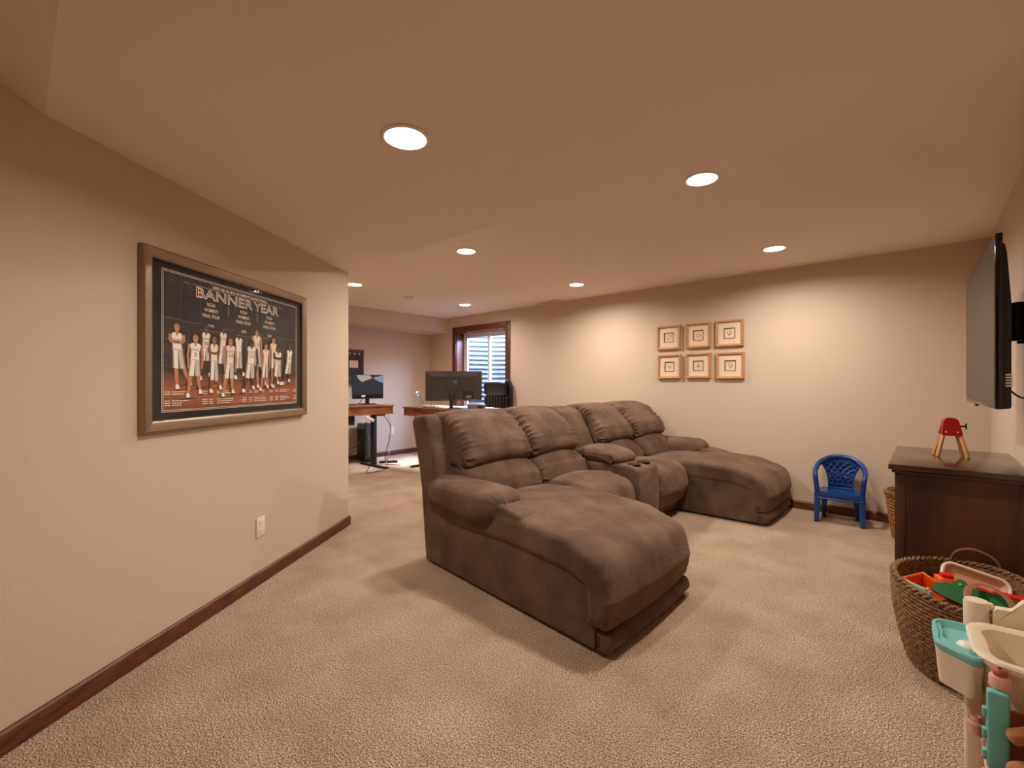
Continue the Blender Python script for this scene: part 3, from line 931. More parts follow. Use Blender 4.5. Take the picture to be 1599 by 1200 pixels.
for i, (hx, ht, hb, sh, wa, sb, fx, fz, hw, sk, word, num) in enumerate(PL):
    y = Y1 - 0.0012 - 0.0009 * i / 2
    S_ = {'l': LSK, 'd': DSK, 'm': MSK}[sk]
    lean = (fx - hx) * 0.35
    bxx = hx + lean * 0.4
    for sgn in (-1, 1):
        lx = bxx + lean + sgn * hw * 0.5
        ftx = fx + sgn * hw * 0.75 + (0.012 if sgn > 0 else 0)
        ftz = fz + (0.018 if sgn > 0 else 0)
        limb([(lx, sb + 0.02), (lx + (ftx - lx) * 0.5, (sb + ftz) / 2), (ftx, ftz + 0.012)], (hw * 0.30, hw * 0.24, hw * 0.17), y, S_)
        flat(bm, [(ftx - 0.010, ftz + 0.018), (ftx + 0.008, ftz + 0.018), (ftx + 0.017, ftz - 0.004), (ftx - 0.008, ftz - 0.006)], y - 0.0001, WHITE)
        flat(bm, [(ftx - 0.009, ftz - 0.004), (ftx + 0.018, ftz - 0.002), (ftx + 0.016, ftz - 0.009), (ftx - 0.008, ftz - 0.010)], y - 0.0001, BLK)
        # shorts leg
        sx = bxx + lean * 0.8 + sgn * hw * 0.46
        flat(bm, [(bxx, wa + 0.004), (bxx + sgn * hw * 0.72, wa + 0.004), (sx + sgn * hw * 0.46, sb), (sx - sgn * hw * 0.36, sb - 0.003)], y - 0.0002, WHITE if sgn < 0 else SHD)
    # arms
    if i in (0, 7, 11):
        for sgn in (-1, 1):
            limb([(hx + sgn * hw * 0.88, sh - 0.008), (hx + sgn * hw * 0.98, (sh + wa) / 2), (hx - sgn * hw * 0.4, (sh + wa) / 2 - 0.008)], (hw * 0.2, hw * 0.19, hw * 0.13), y - 0.0006, S_)
    else:
        for sgn in (-1, 1):
            limb([(hx + sgn * hw * 0.86, sh - 0.006), (hx + sgn * hw * 1.06, wa + 0.02), (bxx + sgn * hw * 0.95, (wa + sb) / 2 - 0.005)], (hw * 0.2, hw * 0.17, hw * 0.12), y - 0.0001, S_)
    # jersey with neckline
    flat(bm, [(hx - hw * 0.80, sh - 0.012), (hx - hw * 0.52, sh), (hx + hw * 0.52, sh), (hx + hw * 0.80, sh - 0.012), (hx + hw * 0.64, sh - 0.032), (bxx + hw * 0.68, wa), (bxx - hw * 0.68, wa), (hx - hw * 0.64, sh - 0.032)], y - 0.0003, CREAM if i % 3 else WHITE)
    for sgn in (-1, 1):
        flat(bm, [(hx + sgn * hw * 0.52, sh - 0.040), (hx + sgn * hw * 0.62, sh - 0.036), (bxx + sgn * hw * 0.67, wa), (bxx + sgn * hw * 0.57, wa)], y - 0.00035, GREY if sgn > 0 else SHD)
        flat(bm, [(bxx + sgn * hw * 0.58, wa), (bxx + sgn * hw * 0.70, wa), (bxx + lean * 0.8 + sgn * hw * 0.90, sb), (bxx + lean * 0.8 + sgn * hw * 0.76, sb)], y - 0.00035, BLK if i % 2 else GREY)
    rect(bxx - hw * 0.68, bxx + hw * 0.68, wa - 0.002, wa + 0.003, y - 0.00036, SHD)
    flat(bm, [(hx - hw * 0.26, sh + 0.001), (hx, sh - 0.018), (hx + hw * 0.26, sh + 0.001)], y - 0.0004, S_)
    flat(bm, [(hx - hw * 0.2, hb + 0.008), (hx + hw * 0.2, hb + 0.008), (hx + hw * 0.26, sh), (hx - hw * 0.26, sh)], y - 0.0004, S_)
    rx, rz = (ht - hb) * 0.40, (ht - hb) / 2
    hz = (ht + hb) / 2
    flat(bm, [(hx + rx * 1.14 * math.cos(2 * PI * k / 16), hz + 0.003 + rz * 1.06 * math.sin(2 * PI * k / 16)) for k in range(16)], y - 0.0003, HAIR if sk == 'l' else BLK)
    flat(bm, [(hx + rx * math.cos(2 * PI * k / 16), hz - 0.004 + rz * 0.86 * math.sin(2 * PI * k / 16)) for k in range(16)], y - 0.0005, S_)
    for sgn in (-1, 1):
        rect(hx + sgn * rx * 0.42 - 0.002, hx + sgn * rx * 0.42 + 0.002, hz - 0.001, hz + 0.001, y - 0.0006, BLK)
    rect(hx - 0.004, hx + 0.004, hz - rz * 0.55 - 0.0008, hz - rz * 0.55 + 0.0008, y - 0.0006, WHITE)
    YT = y - 0.0005
    if word:
        text_into(bm, word, 0.011, hx, sh - 0.034, YT, hw * 1.05, mi=BLK)
    if num:
        text_into(bm, num, 0.020, hx, sh - 0.058, YT, hw * (0.42 * len(num)), mi=BLK)
obj('poster_figures', bm, INK, prt, 0, label='printed team of players in white jerseys')
obj('glass', sp(x0 + 0.048, x1 - 0.048, -0.0235, -0.0215, z0 + 0.048, z1 - 0.048), M['picture_glass'], poster, 0)

# ------------------------------------------------------------------ six small botanical frames
M['oak'] = mat('light_oak', rgb(190, 136, 90), 0.5, var=(14, 0.18), stretch=(1, 1, 8))
M['mat_cream'] = mat('cream_mat', rgb(226, 202, 176), 0.85, var=(90, 0.05))
M['mat_line'] = mat('taupe_fillet', rgb(128, 100, 78), 0.6)
M['paper'] = mat('print_paper', rgb(228, 206, 176), 0.85)
M['sprig'] = mat('faded_green_ink', rgb(128, 118, 98), 0.8)
M['petal'] = mat('faded_brown_ink', rgb(120, 92, 84), 0.8)
spr = {
    0: [(-0.02, 0.02), (0.005, 0.024), (0.022, 0.012), (-0.014, -0.014), (-0.02, -0.02), (0.028, 0.02)],
    1: [(-0.025, 0.004), (-0.012, 0.016), (0.008, 0.022), (0.024, 0.004), (-0.016, -0.016), (0.018, -0.006)],
    2: [(0.008, 0.028), (-0.022, 0.010), (0.012, 0.008), (-0.012, -0.010), (0.0, -0.016), (0.018, -0.006)],
    3: [(0.012, 0.02), (-0.018, 0.012), (-0.02, -0.004), (0.006, 0.0), (-0.004, -0.016), (0.016, -0.012)],
    4: [(0.0, 0.022), (-0.008, 0.006), (0.008, 0.004), (-0.018, -0.008), (0.004, -0.012), (0.022, -0.014)],
    5: [(0.0, 0.026), (-0.022, 0.014), (0.024, 0.012), (0.010, 0.0), (0.016, -0.010), (-0.008, -0.018)],
}
FL = ['small oak framed botanical print, upper row, nearest the window', 'small oak framed botanical print, middle of the upper row', 'small oak framed botanical print, upper row, nearest the television',
      'small oak framed botanical print, lower row, nearest the window', 'small oak framed botanical print, middle of the lower row', 'small oak framed botanical print, lower row, nearest the television']
for i in range(6):
    cx = (-2.294, -1.945, -1.606)[i % 3] + (0.008 if i >= 3 and i % 3 != 1 else 0)
    cz = (1.81, 1.812, 1.812)[i % 3] if i < 3 else (1.46, 1.463, 1.455)[i % 3]
    s = 0.142 if i % 3 != 2 else 0.144
    t = thing('botanical_frame', FL[i], 'picture', (cx, YR - 0.001, cz), 0, 'botanical prints on the right wall')
    frame_sides(t, -s, s, -s, s, 0.026, 0.034, M['oak'])
    bm = bmesh.new()
    for a, b, c, d in ((-s + 0.018, s - 0.018, -s + 0.018, -0.058), (-s + 0.018, s - 0.018, 0.058, s - 0.018), (-s + 0.018, -0.058, -0.058, 0.058), (0.058, s - 0.018, -0.058, 0.058)):
        span(bm, a, b, -0.016, -0.004, c, d)
    obj('mat_board', bm, M['mat_cream'], t, 0)
    bm = bmesh.new()
    for a, b, n in (((-0.06, -0.06), (0.06, -0.06), (0, 1)), ((0.06, -0.06), (0.06, 0.06), (-1, 0)), ((0.06, 0.06), (-0.06, 0.06), (0, -1)), ((-0.06, 0.06), (-0.06, -0.06), (1, 0))):
        mould(bm, a, b, n, 0.009, 0.019)
    obj('inner_fillet', bm, M['mat_line'], t)
    pr = obj('print', sp(-0.053, 0.053, -0.008, -0.004, -0.053, 0.053), M['paper'], t, 0)
    bm = bmesh.new()
    for k, (a, b) in enumerate(spr[i]):
        rr = 0.0085
        th = a * 90 + b * 60
        flat(bm, [(a + rr * math.cos(2 * PI * j / 10 + th) * (1.0 if j % 2 else 0.55), b + rr * math.sin(2 * PI * j / 10 + th) * (1.0 if j % 2 else 0.55)) for j in range(10)], -0.0082 - 0.00005 * k, k % 2)
    for a, b in spr[i][:4]:
        d = Vector((a - 0.0, b + 0.03)); n = Vector((-d.y, d.x)).normalized() * 0.0008
        flat(bm, [(0.0 - n.x, -0.03 - n.y), (0.0 + n.x, -0.03 + n.y), (a + n.x, b + n.y), (a - n.x, b - n.y)], -0.0081, 0)
    obj('printed_sprig', bm, [M['sprig'], M['petal']], pr, 0)

# ------------------------------------------------------------------ outlets
def outlet(loc, rz, label):
    t = thing('wall_outlet', label, 'outlet', loc, rz)
    obj('cover_plate', sp(-0.039, 0.039, -0.006, 0, -0.062, 0.062, 0.003), M['white_plastic'], t)
    for zc in (-0.027, 0.027):
        s_ = obj('socket', prism(bmesh.new(), [(0.017 * math.cos(a), zc + 0.0155 * math.sin(a)) for a in [2 * PI * k / 20 for k in range(20)]], -0.0085, -0.005, lambda a, b, h: (a, h, b)), M['white_plastic'], t)
        bm = bmesh.new()
        span(bm, -0.0075, -0.005, -0.0088, -0.008, zc - 0.002, zc + 0.007)
        span(bm, 0.005, 0.0075, -0.0088, -0.008, zc - 0.002, zc + 0.006)
        span(bm, -0.002, 0.002, -0.0088, -0.008, zc - 0.010, zc - 0.006)
        obj('slots', bm, M['slot'], s_, 0)
    bm = bmesh.new()
    prism(bm, [(0.003 * math.cos(2 * PI * k / 10), 0.003 * math.sin(2 * PI * k / 10)) for k in range(10)], -0.0068, -0.005, lambda a, b, h: (a, h, b))
    obj('screw', bm, M['white_trim'], t)
po = W0 + U * 1.196
outlet((po.x + NW.x * 0.001, po.y + NW.y * 0.001, 0.357), math.atan2(-U.y, -U.x), 'white electrical outlet below the framed poster')
outlet((XF + 0.001, 4.50, 0.43), PI / 2, 'white electrical outlet on the far wall between the desks')
#PART2
# ------------------------------------------------------------------ television, its wall mount and cable
def facing(x, y, z, rz):
    return dict(loc=(x, y, z), rotz=rz)
tv = thing('television', 'large flat television with a blank dark screen swung out above the dresser', 'television', (0.185, 3.19, 1.152), -PI / 2 + math.radians(1.5))
TWd, TH = 1.13, 0.70
obj('bezel', sp(-TWd / 2, TWd / 2, 0.0, 0.022, 0, TH, 0.004), M['black_gloss'], tv)
obj('screen', sp(-TWd / 2 + 0.010, TWd / 2 - 0.010, -0.0012, 0.002, 0.016, TH - 0.010), M['screen_off'], tv, 0)
bm = bmesh.new()
prism(bm, round_poly([(0.022, 0.0, 0.002), (0.046, 0.004, 0.01), (0.046, 0.42, 0.05), (0.034, TH - 0.08, 0.05), (0.022, TH - 0.01, 0.005)], 0.03), -TWd / 2 + 0.012, TWd / 2 - 0.012, lambda a, b, h: (h, a, b))
obj('back_cover', bm, M['black_plastic'], tv)
obj('sensor', sp(-0.19, -0.13, 0.003, 0.014, -0.012, 0.001, 0.002), M['black_plastic'], tv)
bm = bmesh.new()
for k in range(5):
    span(bm, 0.548, 0.554, 0.03, 0.05, 0.09 + 0.011 * k, 0.096 + 0.011 * k)
obj('side_ports', bm, M['white_plastic'], tv)

mt = thing('wall_mount', 'black articulated metal mount on the wall behind the television', 'tv mount', (XT - 0.001, 3.32, 1.545), -PI / 2)
obj('wall_plate', sp(-0.12, 0.12, -0.018, 0, -0.11, 0.11, 0.004), M['dark_metal'], mt)
obj('screen_plate', sp(0.05, 0.24, -0.134, -0.126, -0.10, 0.10, 0.003), M['dark_metal'], mt)
for zc in (-0.055, 0.055):
    obj('arm', box((0.03, -0.05, zc), (0.24, 0.03, 0.035), 0.005, rot=R('Z', -18)), M['dark_metal'], mt)
    obj('arm', box((0.07, -0.095, zc), (0.22, 0.028, 0.032), 0.005, rot=R('Z', 16)), M['dark_metal'], mt)
for px, py in ((-0.08, -0.028), (0.145, -0.07), (0.14, -0.115)):
    obj('pivot', prism(bmesh.new(), [(px + 0.022 * math.cos(2 * PI * k / 16), py + 0.022 * math.sin(2 * PI * k / 16)) for k in range(16)], -0.09, 0.09), M['dark_metal'], mt)
bm = bmesh.new()
for zc in (-0.07, 0.0, 0.07):
    for px in (0.07, 0.22):
        lathe(bm, [(0, -0.004), (0.008, -0.004), (0.008, 0.0), (0, 0.0)], (px, -0.12, zc), 10)
obj('bolts', bm, M['galv'], mt)
cb = tag(obj('television_cable', tube(bmesh.new(), spline([(0.258, 3.08, 1.30), (0.275, 3.10, 1.24), (0.315, 3.16, 1.195), (0.352, 3.22, 1.185), (0.375, 3.26, 1.19), (XT - 0.002, 3.28, 1.20)], 6), 0.004, 8), M['black_plastic']), 'thin black cable drooping from the television to the wall', 'cable')

# ------------------------------------------------------------------ dresser
def wood(name, c1, c2, sc, rough, stretch, coat=0.0):
    return mat(name, c1, rough, 0.5, var=(sc, 0.5, 6), col2=c2, stretch=stretch, coat=coat, bump=(sc * 6, 0.05, 0.002))
M['espresso'] = wood('espresso_wood_panel', rgb(88, 52, 32), rgb(44, 24, 15), 3.2, 0.42, (2.4, 2.4, 0.4))
M['espresso_top'] = wood('espresso_wood_top', rgb(66, 40, 25), rgb(46, 27, 17), 4, 0.20, (1, 0.25, 1), 0.3)
M['brass'] = mat('aged_brass', rgb(120, 88, 52), 0.4, metal=0.9)
D = thing('dresser', 'dark espresso wooden dresser with glossy top under the television', 'dresser', (0.12, 3.76, 0))
# local: -x is the front of the dresser
dx0, dx1, dy0, dy1 = -0.252, 0.262, -0.46, 0.46
bm = bmesh.new()
prism(bm, [(dx0 - 0.022, dy0 - 0.035), (dx1, dy0 - 0.035), (dx1, dy1 + 0.03), (dx0 - 0.022, dy1 + 0.03)], 0.786, 0.812)
obj('top', sp(dx0 - 0.026, dx1, dy0 - 0.042, dy1 + 0.03, 0.782, 0.812, 0.004), M['espresso_top'], D)
obj('top_moulding', sp(dx0 - 0.012, dx1, dy0 - 0.026, dy1 + 0.014, 0.764, 0.782, 0.005), M['espresso'], D)
bm.free()
for yy, nm in ((dy0, 'side_panel'), (dy1, 'side_panel')):
    obj(nm, sp(dx0 + 0.045, dx1 - 0.045, yy - 0.003 if yy < 0 else yy - 0.015, yy + 0.015 if yy < 0 else yy + 0.003, 0.10, 0.764), M['espresso'], D, 0)
for xx in (dx0, dx1 - 0.045):
    for yy in (dy0 - 0.008, dy1 - 0.037):
        obj('leg', sp(xx, xx + 0.045, yy, yy + 0.045, 0, 0.764, 0.004), M['espresso'], D)
obj('back_panel', sp(dx1 - 0.02, dx1 - 0.01, dy0 + 0.02, dy1 - 0.02, 0.10, 0.764), M['espresso'], D, 0)
obj('bottom_rail', sp(dx0 + 0.01, dx0 + 0.03, dy0 + 0.037, dy1 - 0.037, 0.10, 0.14), M['espresso'], D, 0)
for r_ in range(3):
    for c_ in range(2):
        ya = dy0 + 0.045 + c_ * 0.42
        za = 0.15 + r_ * 0.205
        dr = obj('drawer', sp(dx0 + 0.006, dx0 + 0.03, ya, ya + 0.405, za, za + 0.195, 0.004), M['espresso'], D)
        obj('knob', lathe(bmesh.new(), [(0, 0.0), (0.014, 0.0), (0.014, 0.003), (0.011, 0.0045), (0, 0.005)], (0, 0, 0), 16), M['brass'], dr)
        k = dr.children[0]
        k.rotation_euler = (0, -PI / 2, 0)
        k.location = (dx0 + 0.006, ya + 0.2, za + 0.1)

# ------------------------------------------------------------------ red-topped wooden toy stand on the dresser
M['red_plastic'] = mat('red_plastic', rgb(168, 20, 26), 0.35)
M['pine'] = mat('pale_pine', rgb(206, 158, 98), 0.5, var=(12, 0.2), stretch=(1, 1, 0.2))
T_ = thing('toy_easel_stand', 'small folding toy stand with red caps and wooden legs on the dresser', 'toy', (0.105, 3.84, 0.8125), math.radians(10))
# local: x across, y depth; two A frames leaning on each other
for sy, tilt in ((-1, 9), (1, -9)):
    bm = bmesh.new()
    for sx in (-1, 1):
        pass
    top = Vector((0, sy * 0.008, 0.262)); 
    for sx in (-1, 1):
        a = Vector((sx * 0.068, sy * 0.055, 0.0)); b = Vector((sx * 0.022, sy * 0.016, 0.20))
        d = (b - a)
        m3 = d.to_track_quat('Z', 'Y').to_matrix()
        bb = bx(bmesh.new(), (a + b) / 2 + Vector((0, 0, 0.003)), (0.018, 0.016, d.length - 0.002), 0.003, rot=m3)
        zmin = min(v.co.z for v in bb.verts)
        for v in bb.verts:
            if v.co.z < 0.006:
                v.co.z = 0.0
        obj('leg', bb, M['pine'], T_)
    cap = round_poly([(-0.050, 0.128, 0.012), (0.050, 0.128, 0.012), (0.030, 0.235, 0.028), (-0.030, 0.235, 0.028)], 0.02)
    cp = prism(bmesh.new(), cap, -0.012, 0.012, lambda a, b, h, sy=sy: (a, sy * (0.055 - 0.195 * (b)) * 1.0 + h + sy * 0.002, b))
    obj('cap', cp, M['red_plastic'], T_)
    bm = bmesh.new()
    for px in (-0.026, 0.026):
        ball(bm, (px, sy * (0.055 - 0.195 * 0.15) + sy * 0.014, 0.15), (0.005, 0.003, 0.005), 10, 6)
    obj('rivets', bm, M['white_plastic'], T_)
kb = obj('screw_knob', tube(bmesh.new(), [(0.040, 0.0, 0.185), (0.072, 0.0, 0.185)], 0.005, 10), M['dark_metal'], T_)
obj('wing', box((0.070, 0.0, 0.185), (0.008, 0.010, 0.034), 0.003), M['dark_metal'], kb)

# ------------------------------------------------------------------ blue child's chair
M['blue_plastic'] = mat('blue_plastic', rgb(18, 60, 124), 0.24, 0.5, var=(8, 0.1))
ch = thing('childs_chair', 'small glossy blue plastic child armchair against the right wall', 'chair', (-0.585, 5.075, 0), math.radians(4))
BLU = M['blue_plastic']
# legs: tapered, splayed, L-section
def leg(x, y, tx_, ty, ztop):
    bm = bmesh.new()
    secs = []
    for t, s in ((0.0, 0.016), (0.06, 0.0185), (0.065, 0.0165), (1.0, 0.025)):
        cx = x + (tx_ - x) * t; cy = y + (ty - y) * t; z = ztop * t
        secs.append([bm.verts.new((cx + a * s, cy + b * s, z)) for a, b in ((-1, -1), (-0.3, -1.15), (0.3, -1.15), (1, -1), (1.15, 0), (1, 1), (0, 1.1), (-1, 1), (-1.15, 0))])
    for A, B in zip(secs, secs[1:]):
        n = len(A)
        for k in range(n):
            bm.faces.new((A[k], A[(k + 1) % n], B[(k + 1) % n], B[k]))
    bm.faces.new(list(reversed(secs[0]))); bm.faces.new(secs[-1])
    return bm
for sx in (-1, 1):
    obj('leg', leg(sx * 0.168, -0.125, sx * 0.160, -0.105, 0.262), BLU, ch)
    obj('leg', leg(sx * 0.130, 0.120, sx * 0.118, 0.098, 0.262), BLU, ch)
seatp = round_poly([(-0.172, -0.135, 0.03), (0.172, -0.135, 0.03), (0.15, 0.125, 0.05), (-0.15, 0.125, 0.05)], 0.02)
bm = bmesh.new()
rings = []
for sc, z in ((0.98, 0.228), (1.0, 0.232), (1.0, 0.262), (0.985, 0.272), (0.93, 0.275), (0.7, 0.266), (0.35, 0.262)):
    rings.append([bm.verts.new((p.x * sc, p.y * sc, z + (0.01 * (abs(p.x) / 0.17) ** 2 if sc > 0.6 else 0))) for p in seatp])
for A, B in zip(rings, rings[1:]):
    for k in range(len(A)):
        bm.faces.new((A[k], A[(k + 1) % len(A)], B[(k + 1) % len(A)], B[k]))
bm.faces.new(rings[-1]); bm.faces.new(list(reversed(rings[0])))
obj('seat', bm, BLU, ch, 40)
bm = bmesh.new()
tube(bm, spline([(-0.165, -0.128, 0.222), (0, -0.142, 0.218), (0.165, -0.128, 0.222)], 8), 0.009, 8)
obj('apron_rib', bm, BLU, ch)
# arms and the hoop over the back: one continuous flattened band
hoop = spline([(-0.162, -0.110, 0.255), (-0.170, -0.118, 0.35), (-0.178, -0.115, 0.415), (-0.182, -0.07, 0.440), (-0.183, -0.01, 0.462), (-0.160, 0.075, 0.51), (-0.09, 0.135, 0.555), (0.0, 0.150, 0.570), (0.09, 0.135, 0.555), (0.160, 0.075, 0.51), (0.183, -0.01, 0.462), (0.182, -0.07, 0.440), (0.178, -0.115, 0.415), (0.170, -0.118, 0.35), (0.162, -0.110, 0.255)], 7)
obj('arm_hoop', tube(bmesh.new(), hoop, 0.024, 10, flat=(1.0, 0.85)), BLU, ch, 60)
# pierced back: side rails, lattice and rails
def backpt(u, v):
    """u across -1..1, v 0 seat .. 1 top; the back is curved and leans"""
    wid = 0.088 + 0.055 * v ** 2.2
    x = u * wid
    return Vector((x, 0.108 + 0.042 * v - 0.05 * (x / 0.16) ** 2, 0.268 + 0.282 * v - 0.035 * v * (x / 0.13) ** 2))
bk = obj('backrest', tube(bmesh.new(), [backpt(-1, v / 10) for v in range(11)], 0.017, 8, flat=(1.2, 0.5)), BLU, ch)
bm = bmesh.new()
tube(bm, [backpt(1, v / 10) for v in range(11)], 0.017, 8, flat=(1.2, 0.5))
for v, r_ in ((0.03, 0.014), (0.17, 0.010), (0.93, 0.016)):
    tube(bm, [backpt(u / 5, v) for u in range(-5, 6)], r_, 8, flat=(0.6, 1.2))
obj('back_rails', bm, BLU, ch)
bm = bmesh.new()
# diagonal lattice with small raised bosses at the crossings
for k in range(-4, 5):
    for sgn in (-1, 1):
        pts = []
        for i in range(13):
            v = 0.17 + 0.76 * i / 12
            u = (k * 0.42 + sgn * (i / 12 - 0.5) * 1.7)
            if -1 <= u <= 1:
                pts.append(backpt(u, v))
        if len(pts) > 1:
            tube(bm, pts, 0.0085, 6, flat=(1.0, 0.6))
for i in range(1, 6):
    for k in range(-2, 3):
        u = k * 0.42 + (0.21 if i % 2 else 0)
        if abs(u) < 0.95:
            p = backpt(u, 0.17 + 0.76 * i / 6)
            ball(bm, (p.x, p.y - 0.003, p.z), (0.013, 0.007, 0.013), 8, 6)
obj('lattice', bm, BLU, ch, 50)
bm = bmesh.new()                                      # embossed sheet behind the lattice
grid = [[backpt(u / 4, v / 8) + Vector((0, 0.006, 0)) for u in range(-4, 5)] for v in range(0, 9)]
gv = [[bm.verts.new(q) for q in row] for row in grid]
for A, B in zip(gv, gv[1:]):
    for k in range(8):
        bm.faces.new((A[k], A[k + 1], B[k + 1], B[k]))
bmesh.ops.solidify(bm, geom=bm.faces[:], thickness=-0.004)
obj('back_sheet', bm, BLU, ch, 40)
bm = bmesh.new()
for sgn in (-1, 1):                                   # solid shoulder webs between lattice and hoop
    vs_ = []
    A = [backpt(sgn * 1.0, v / 8) for v in range(4, 9)]
    B = [Vector((sgn * (0.120 + 0.012 * (v - 4)), 0.120 - 0.004 * abs(v - 6), 0.535 - 0.024 * (8 - v))) for v in range(4, 9)]
    for (a, b), (c, d) in zip(zip(A, B), zip(A[1:], B[1:])):
        bm.faces.new([bm.verts.new(q) for q in (a, b, d, c)])
r_ = bmesh.ops.solidify(bm, geom=bm.faces[:], thickness=0.008)
obj('back_web', bm, BLU, ch)

# ------------------------------------------------------------------ woven baskets
def fibre_mat(name, c1, c2, dark):
    m = mat(name, c1, 0.75, 0.3, var=(90, 0.4, 5), col2=c2, bump=(220, 0.5, 0.004))
    return m
M['seagrass'] = fibre_mat('seagrass', rgb(160, 118, 82), rgb(62, 40, 28), None)
M['rattan'] = fibre_mat('rattan', rgb(176, 116, 68), rgb(78, 42, 24), None)
M['leather'] = mat('tan_leather', rgb(134, 86, 56), 0.5, var=(20, 0.15))

def woven(bm, prof, nrows, twist, amp, seg, sx, sy, sub=5, rx=None):
    """oval coil basket; prof(t) -> (radius factor, z); rows bulge and are lapped like a braid"""
    rings = []
    N_ = nrows * sub
    for i in range(N_ + 1):
        t = i / N_
        row = t * nrows
        fr, z = prof(t)
        ring = []
        for k in range(seg):
            th = 2 * PI * k / seg
            rowf = row % 1.0
            b = math.sqrt(max(0.0, 1 - (2 * rowf - 1) ** 2))
            br = 0.5 + 0.5 * math.sin(twist * th + PI * (int(row) % 2) + (rowf - 0.5) * 3.0)
            o = amp * (b * (0.55 + 0.45 * br))
            ring.append(bm.verts.new(((sx * fr + o) * math.cos(th), (sy * fr + o) * math.sin(th), z + 0.008 * math.sin(2 * th + 0.6) * t * t)))
        rings.append(ring)
    for A, B in zip(rings, rings[1:]):
        for k in range(seg):
            bm.faces.new((A[k], A[(k + 1) % seg], B[(k + 1) % seg], B[k]))
    return rings

bk_ = thing('woven_basket', 'large oval woven basket full of toys beside the dresser', 'basket', (0.118, 2.855, 0))
BSX, BSY, BH = 0.235, 0.345, 0.355
def bprof(t):
    return (0.80 + 0.20 * math.sin(min(1.0, t * 1.15) * PI / 2) + (0.02 * t), 0.006 + BH * t)
bm = bmesh.new()
ro = woven(bm, bprof, 22, 46, 0.010, 230, BSX, BSY)
ri = []
for i in range(0, 23):
    t = 1 - i / 22
    fr, z = bprof(t)
    wob = 0.004 * (i % 2)
    ri.append([bm.verts.new(((BSX * fr - 0.012 - wob) * math.cos(2 * PI * k / 230), (BSY * fr - 0.012 - wob) * math.sin(2 * PI * k / 230), max(z, 0.02) + 0.008 * math.sin(4 * PI * k / 230 + 0.6) * t * t)) for k in range(230)])
for A, B in zip(ri, ri[1:]):
    for k in range(230):
        bm.faces.new((A[k], A[(k + 1) % 230], B[(k + 1) % 230], B[k]))
for k in range(230):
    bm.faces.new((ro[-1][k], ro[-1][(k + 1) % 230], ri[0][(k + 1) % 230], ri[0][k]))
bm.faces.new(ri[-1]); bm.faces.new(list(reversed(ro[0])))
obj('woven_body', bm, M['seagrass'], bk_, 70)
# braided rim: two strands wound round each other
fr, z = bprof(1.0)
for ph in (0, PI):
    pts = []
    for k in range(220):
        th = 2 * PI * k / 220
        a = 60 * th / 2 + ph
        rr = 0.008
        pts.append(((BSX * fr - 0.004 + rr * math.cos(a)) * math.cos(th), (BSY * fr - 0.004 + rr * math.cos(a)) * math.sin(th), z + 0.004 + rr * 0.8 * math.sin(a) + 0.008 * math.sin(2 * th + 0.6)))
    obj('rim_braid', tube(bmesh.new(), pts, 0.0075, 6, closed=True), M['seagrass'], bk_, 60)
# leather strap handles: one stands up at the back, one flops over the toys
obj('handle', tube(bmesh.new(), spline([(-0.027, 0.345, 0.32), (-0.027, 0.345, 0.375), (-0.008, 0.345, 0.413), (0.045, 0.342, 0.436), (0.105, 0.335, 0.420), (0.138, 0.322, 0.385), (0.142, 0.318, 0.32)], 7), 0.016, 10, flat=(1.0, 0.12)), M['leather'], bk_)
obj('handle', tube(bmesh.new(), spline([(0.000, -0.335, 0.335), (0.003, -0.300, 0.385), (0.005, -0.22, 0.400), (0.024, -0.14, 0.408), (0.065, -0.11, 0.408), (0.105, -0.15, 0.402), (0.128, -0.225, 0.388), (0.135, -0.28, 0.335)], 7), 0.012, 10, flat=(1.0, 0.14)), M['leather'], bk_)

# toys in the basket
M['orange'] = mat('orange_plastic', rgb(226, 92, 30), 0.4)
M['amber'] = mat('amber_plastic', rgb(222, 142, 60), 0.42)
M['cream_plastic'] = mat('cream_plastic', rgb(226, 210, 186), 0.35)
M['peach'] = mat('peach_plastic', rgb(210, 148, 110), 0.45)
M['green_wood'] = mat('green_painted_wood', rgb(20, 104, 52), 0.45, var=(20, 0.12))
M['mint'] = mat('mint_plastic', rgb(150, 188, 150), 0.45)
M['teal'] = mat('teal_plastic', rgb(112, 186, 182), 0.4)
M['blush'] = mat('blush_plastic', rgb(226, 170, 156), 0.45)
M['rose'] = mat('rose_plastic', rgb(176, 86, 74), 0.5)
M['plush'] = mat('caramel_plush', rgb(176, 112, 66), 0.95, var=(40, 0.2), bump=(120, 0.6, 0.006), sheen=0.3)

bi = thing('toy_bin', 'orange plastic toy bin lying in the woven basket', 'toy', (0.000, 2.83, 0.240), math.radians(-38))
rot = R('Y', 18)
bm = bmesh.new()
def tapered(bm, x, y, z0, z1, s0, th=0.004):
    lo = [(-x * s0, -y * s0), (x * s0, -y * s0), (x * s0, y * s0), (-x * s0, y * s0)]
    hi = [(-x, -y), (x, -y), (x, y), (-x, y)]
    A = [bm.verts.new((a, b, z0)) for a, b in lo]; B = [bm.verts.new((a, b, z1)) for a, b in hi]
    C = [bm.verts.new((a * (1 - th / x), b * (1 - th / y), z1)) for a, b in hi]; E_ = [bm.verts.new((a * (1 - th / x), b * (1 - th / y), z0 + th)) for a, b in lo]
    bm.faces.new(list(reversed(A)))
    for P_, Q_ in ((A, B), (B, C), (C, E_)):
        for k in range(4):
            bm.faces.new((P_[k], P_[(k + 1) % 4], Q_[(k + 1) % 4], Q_[k]))
    bm.faces.new(E_)
tapered(bm, 0.075, 0.05, 0, 0.10, 0.86)
bi.rotation_euler = (math.radians(10), math.radians(16), math.radians(-38))
obj('tub', bm, M['orange'], bi, 20)
bm = bmesh.new()
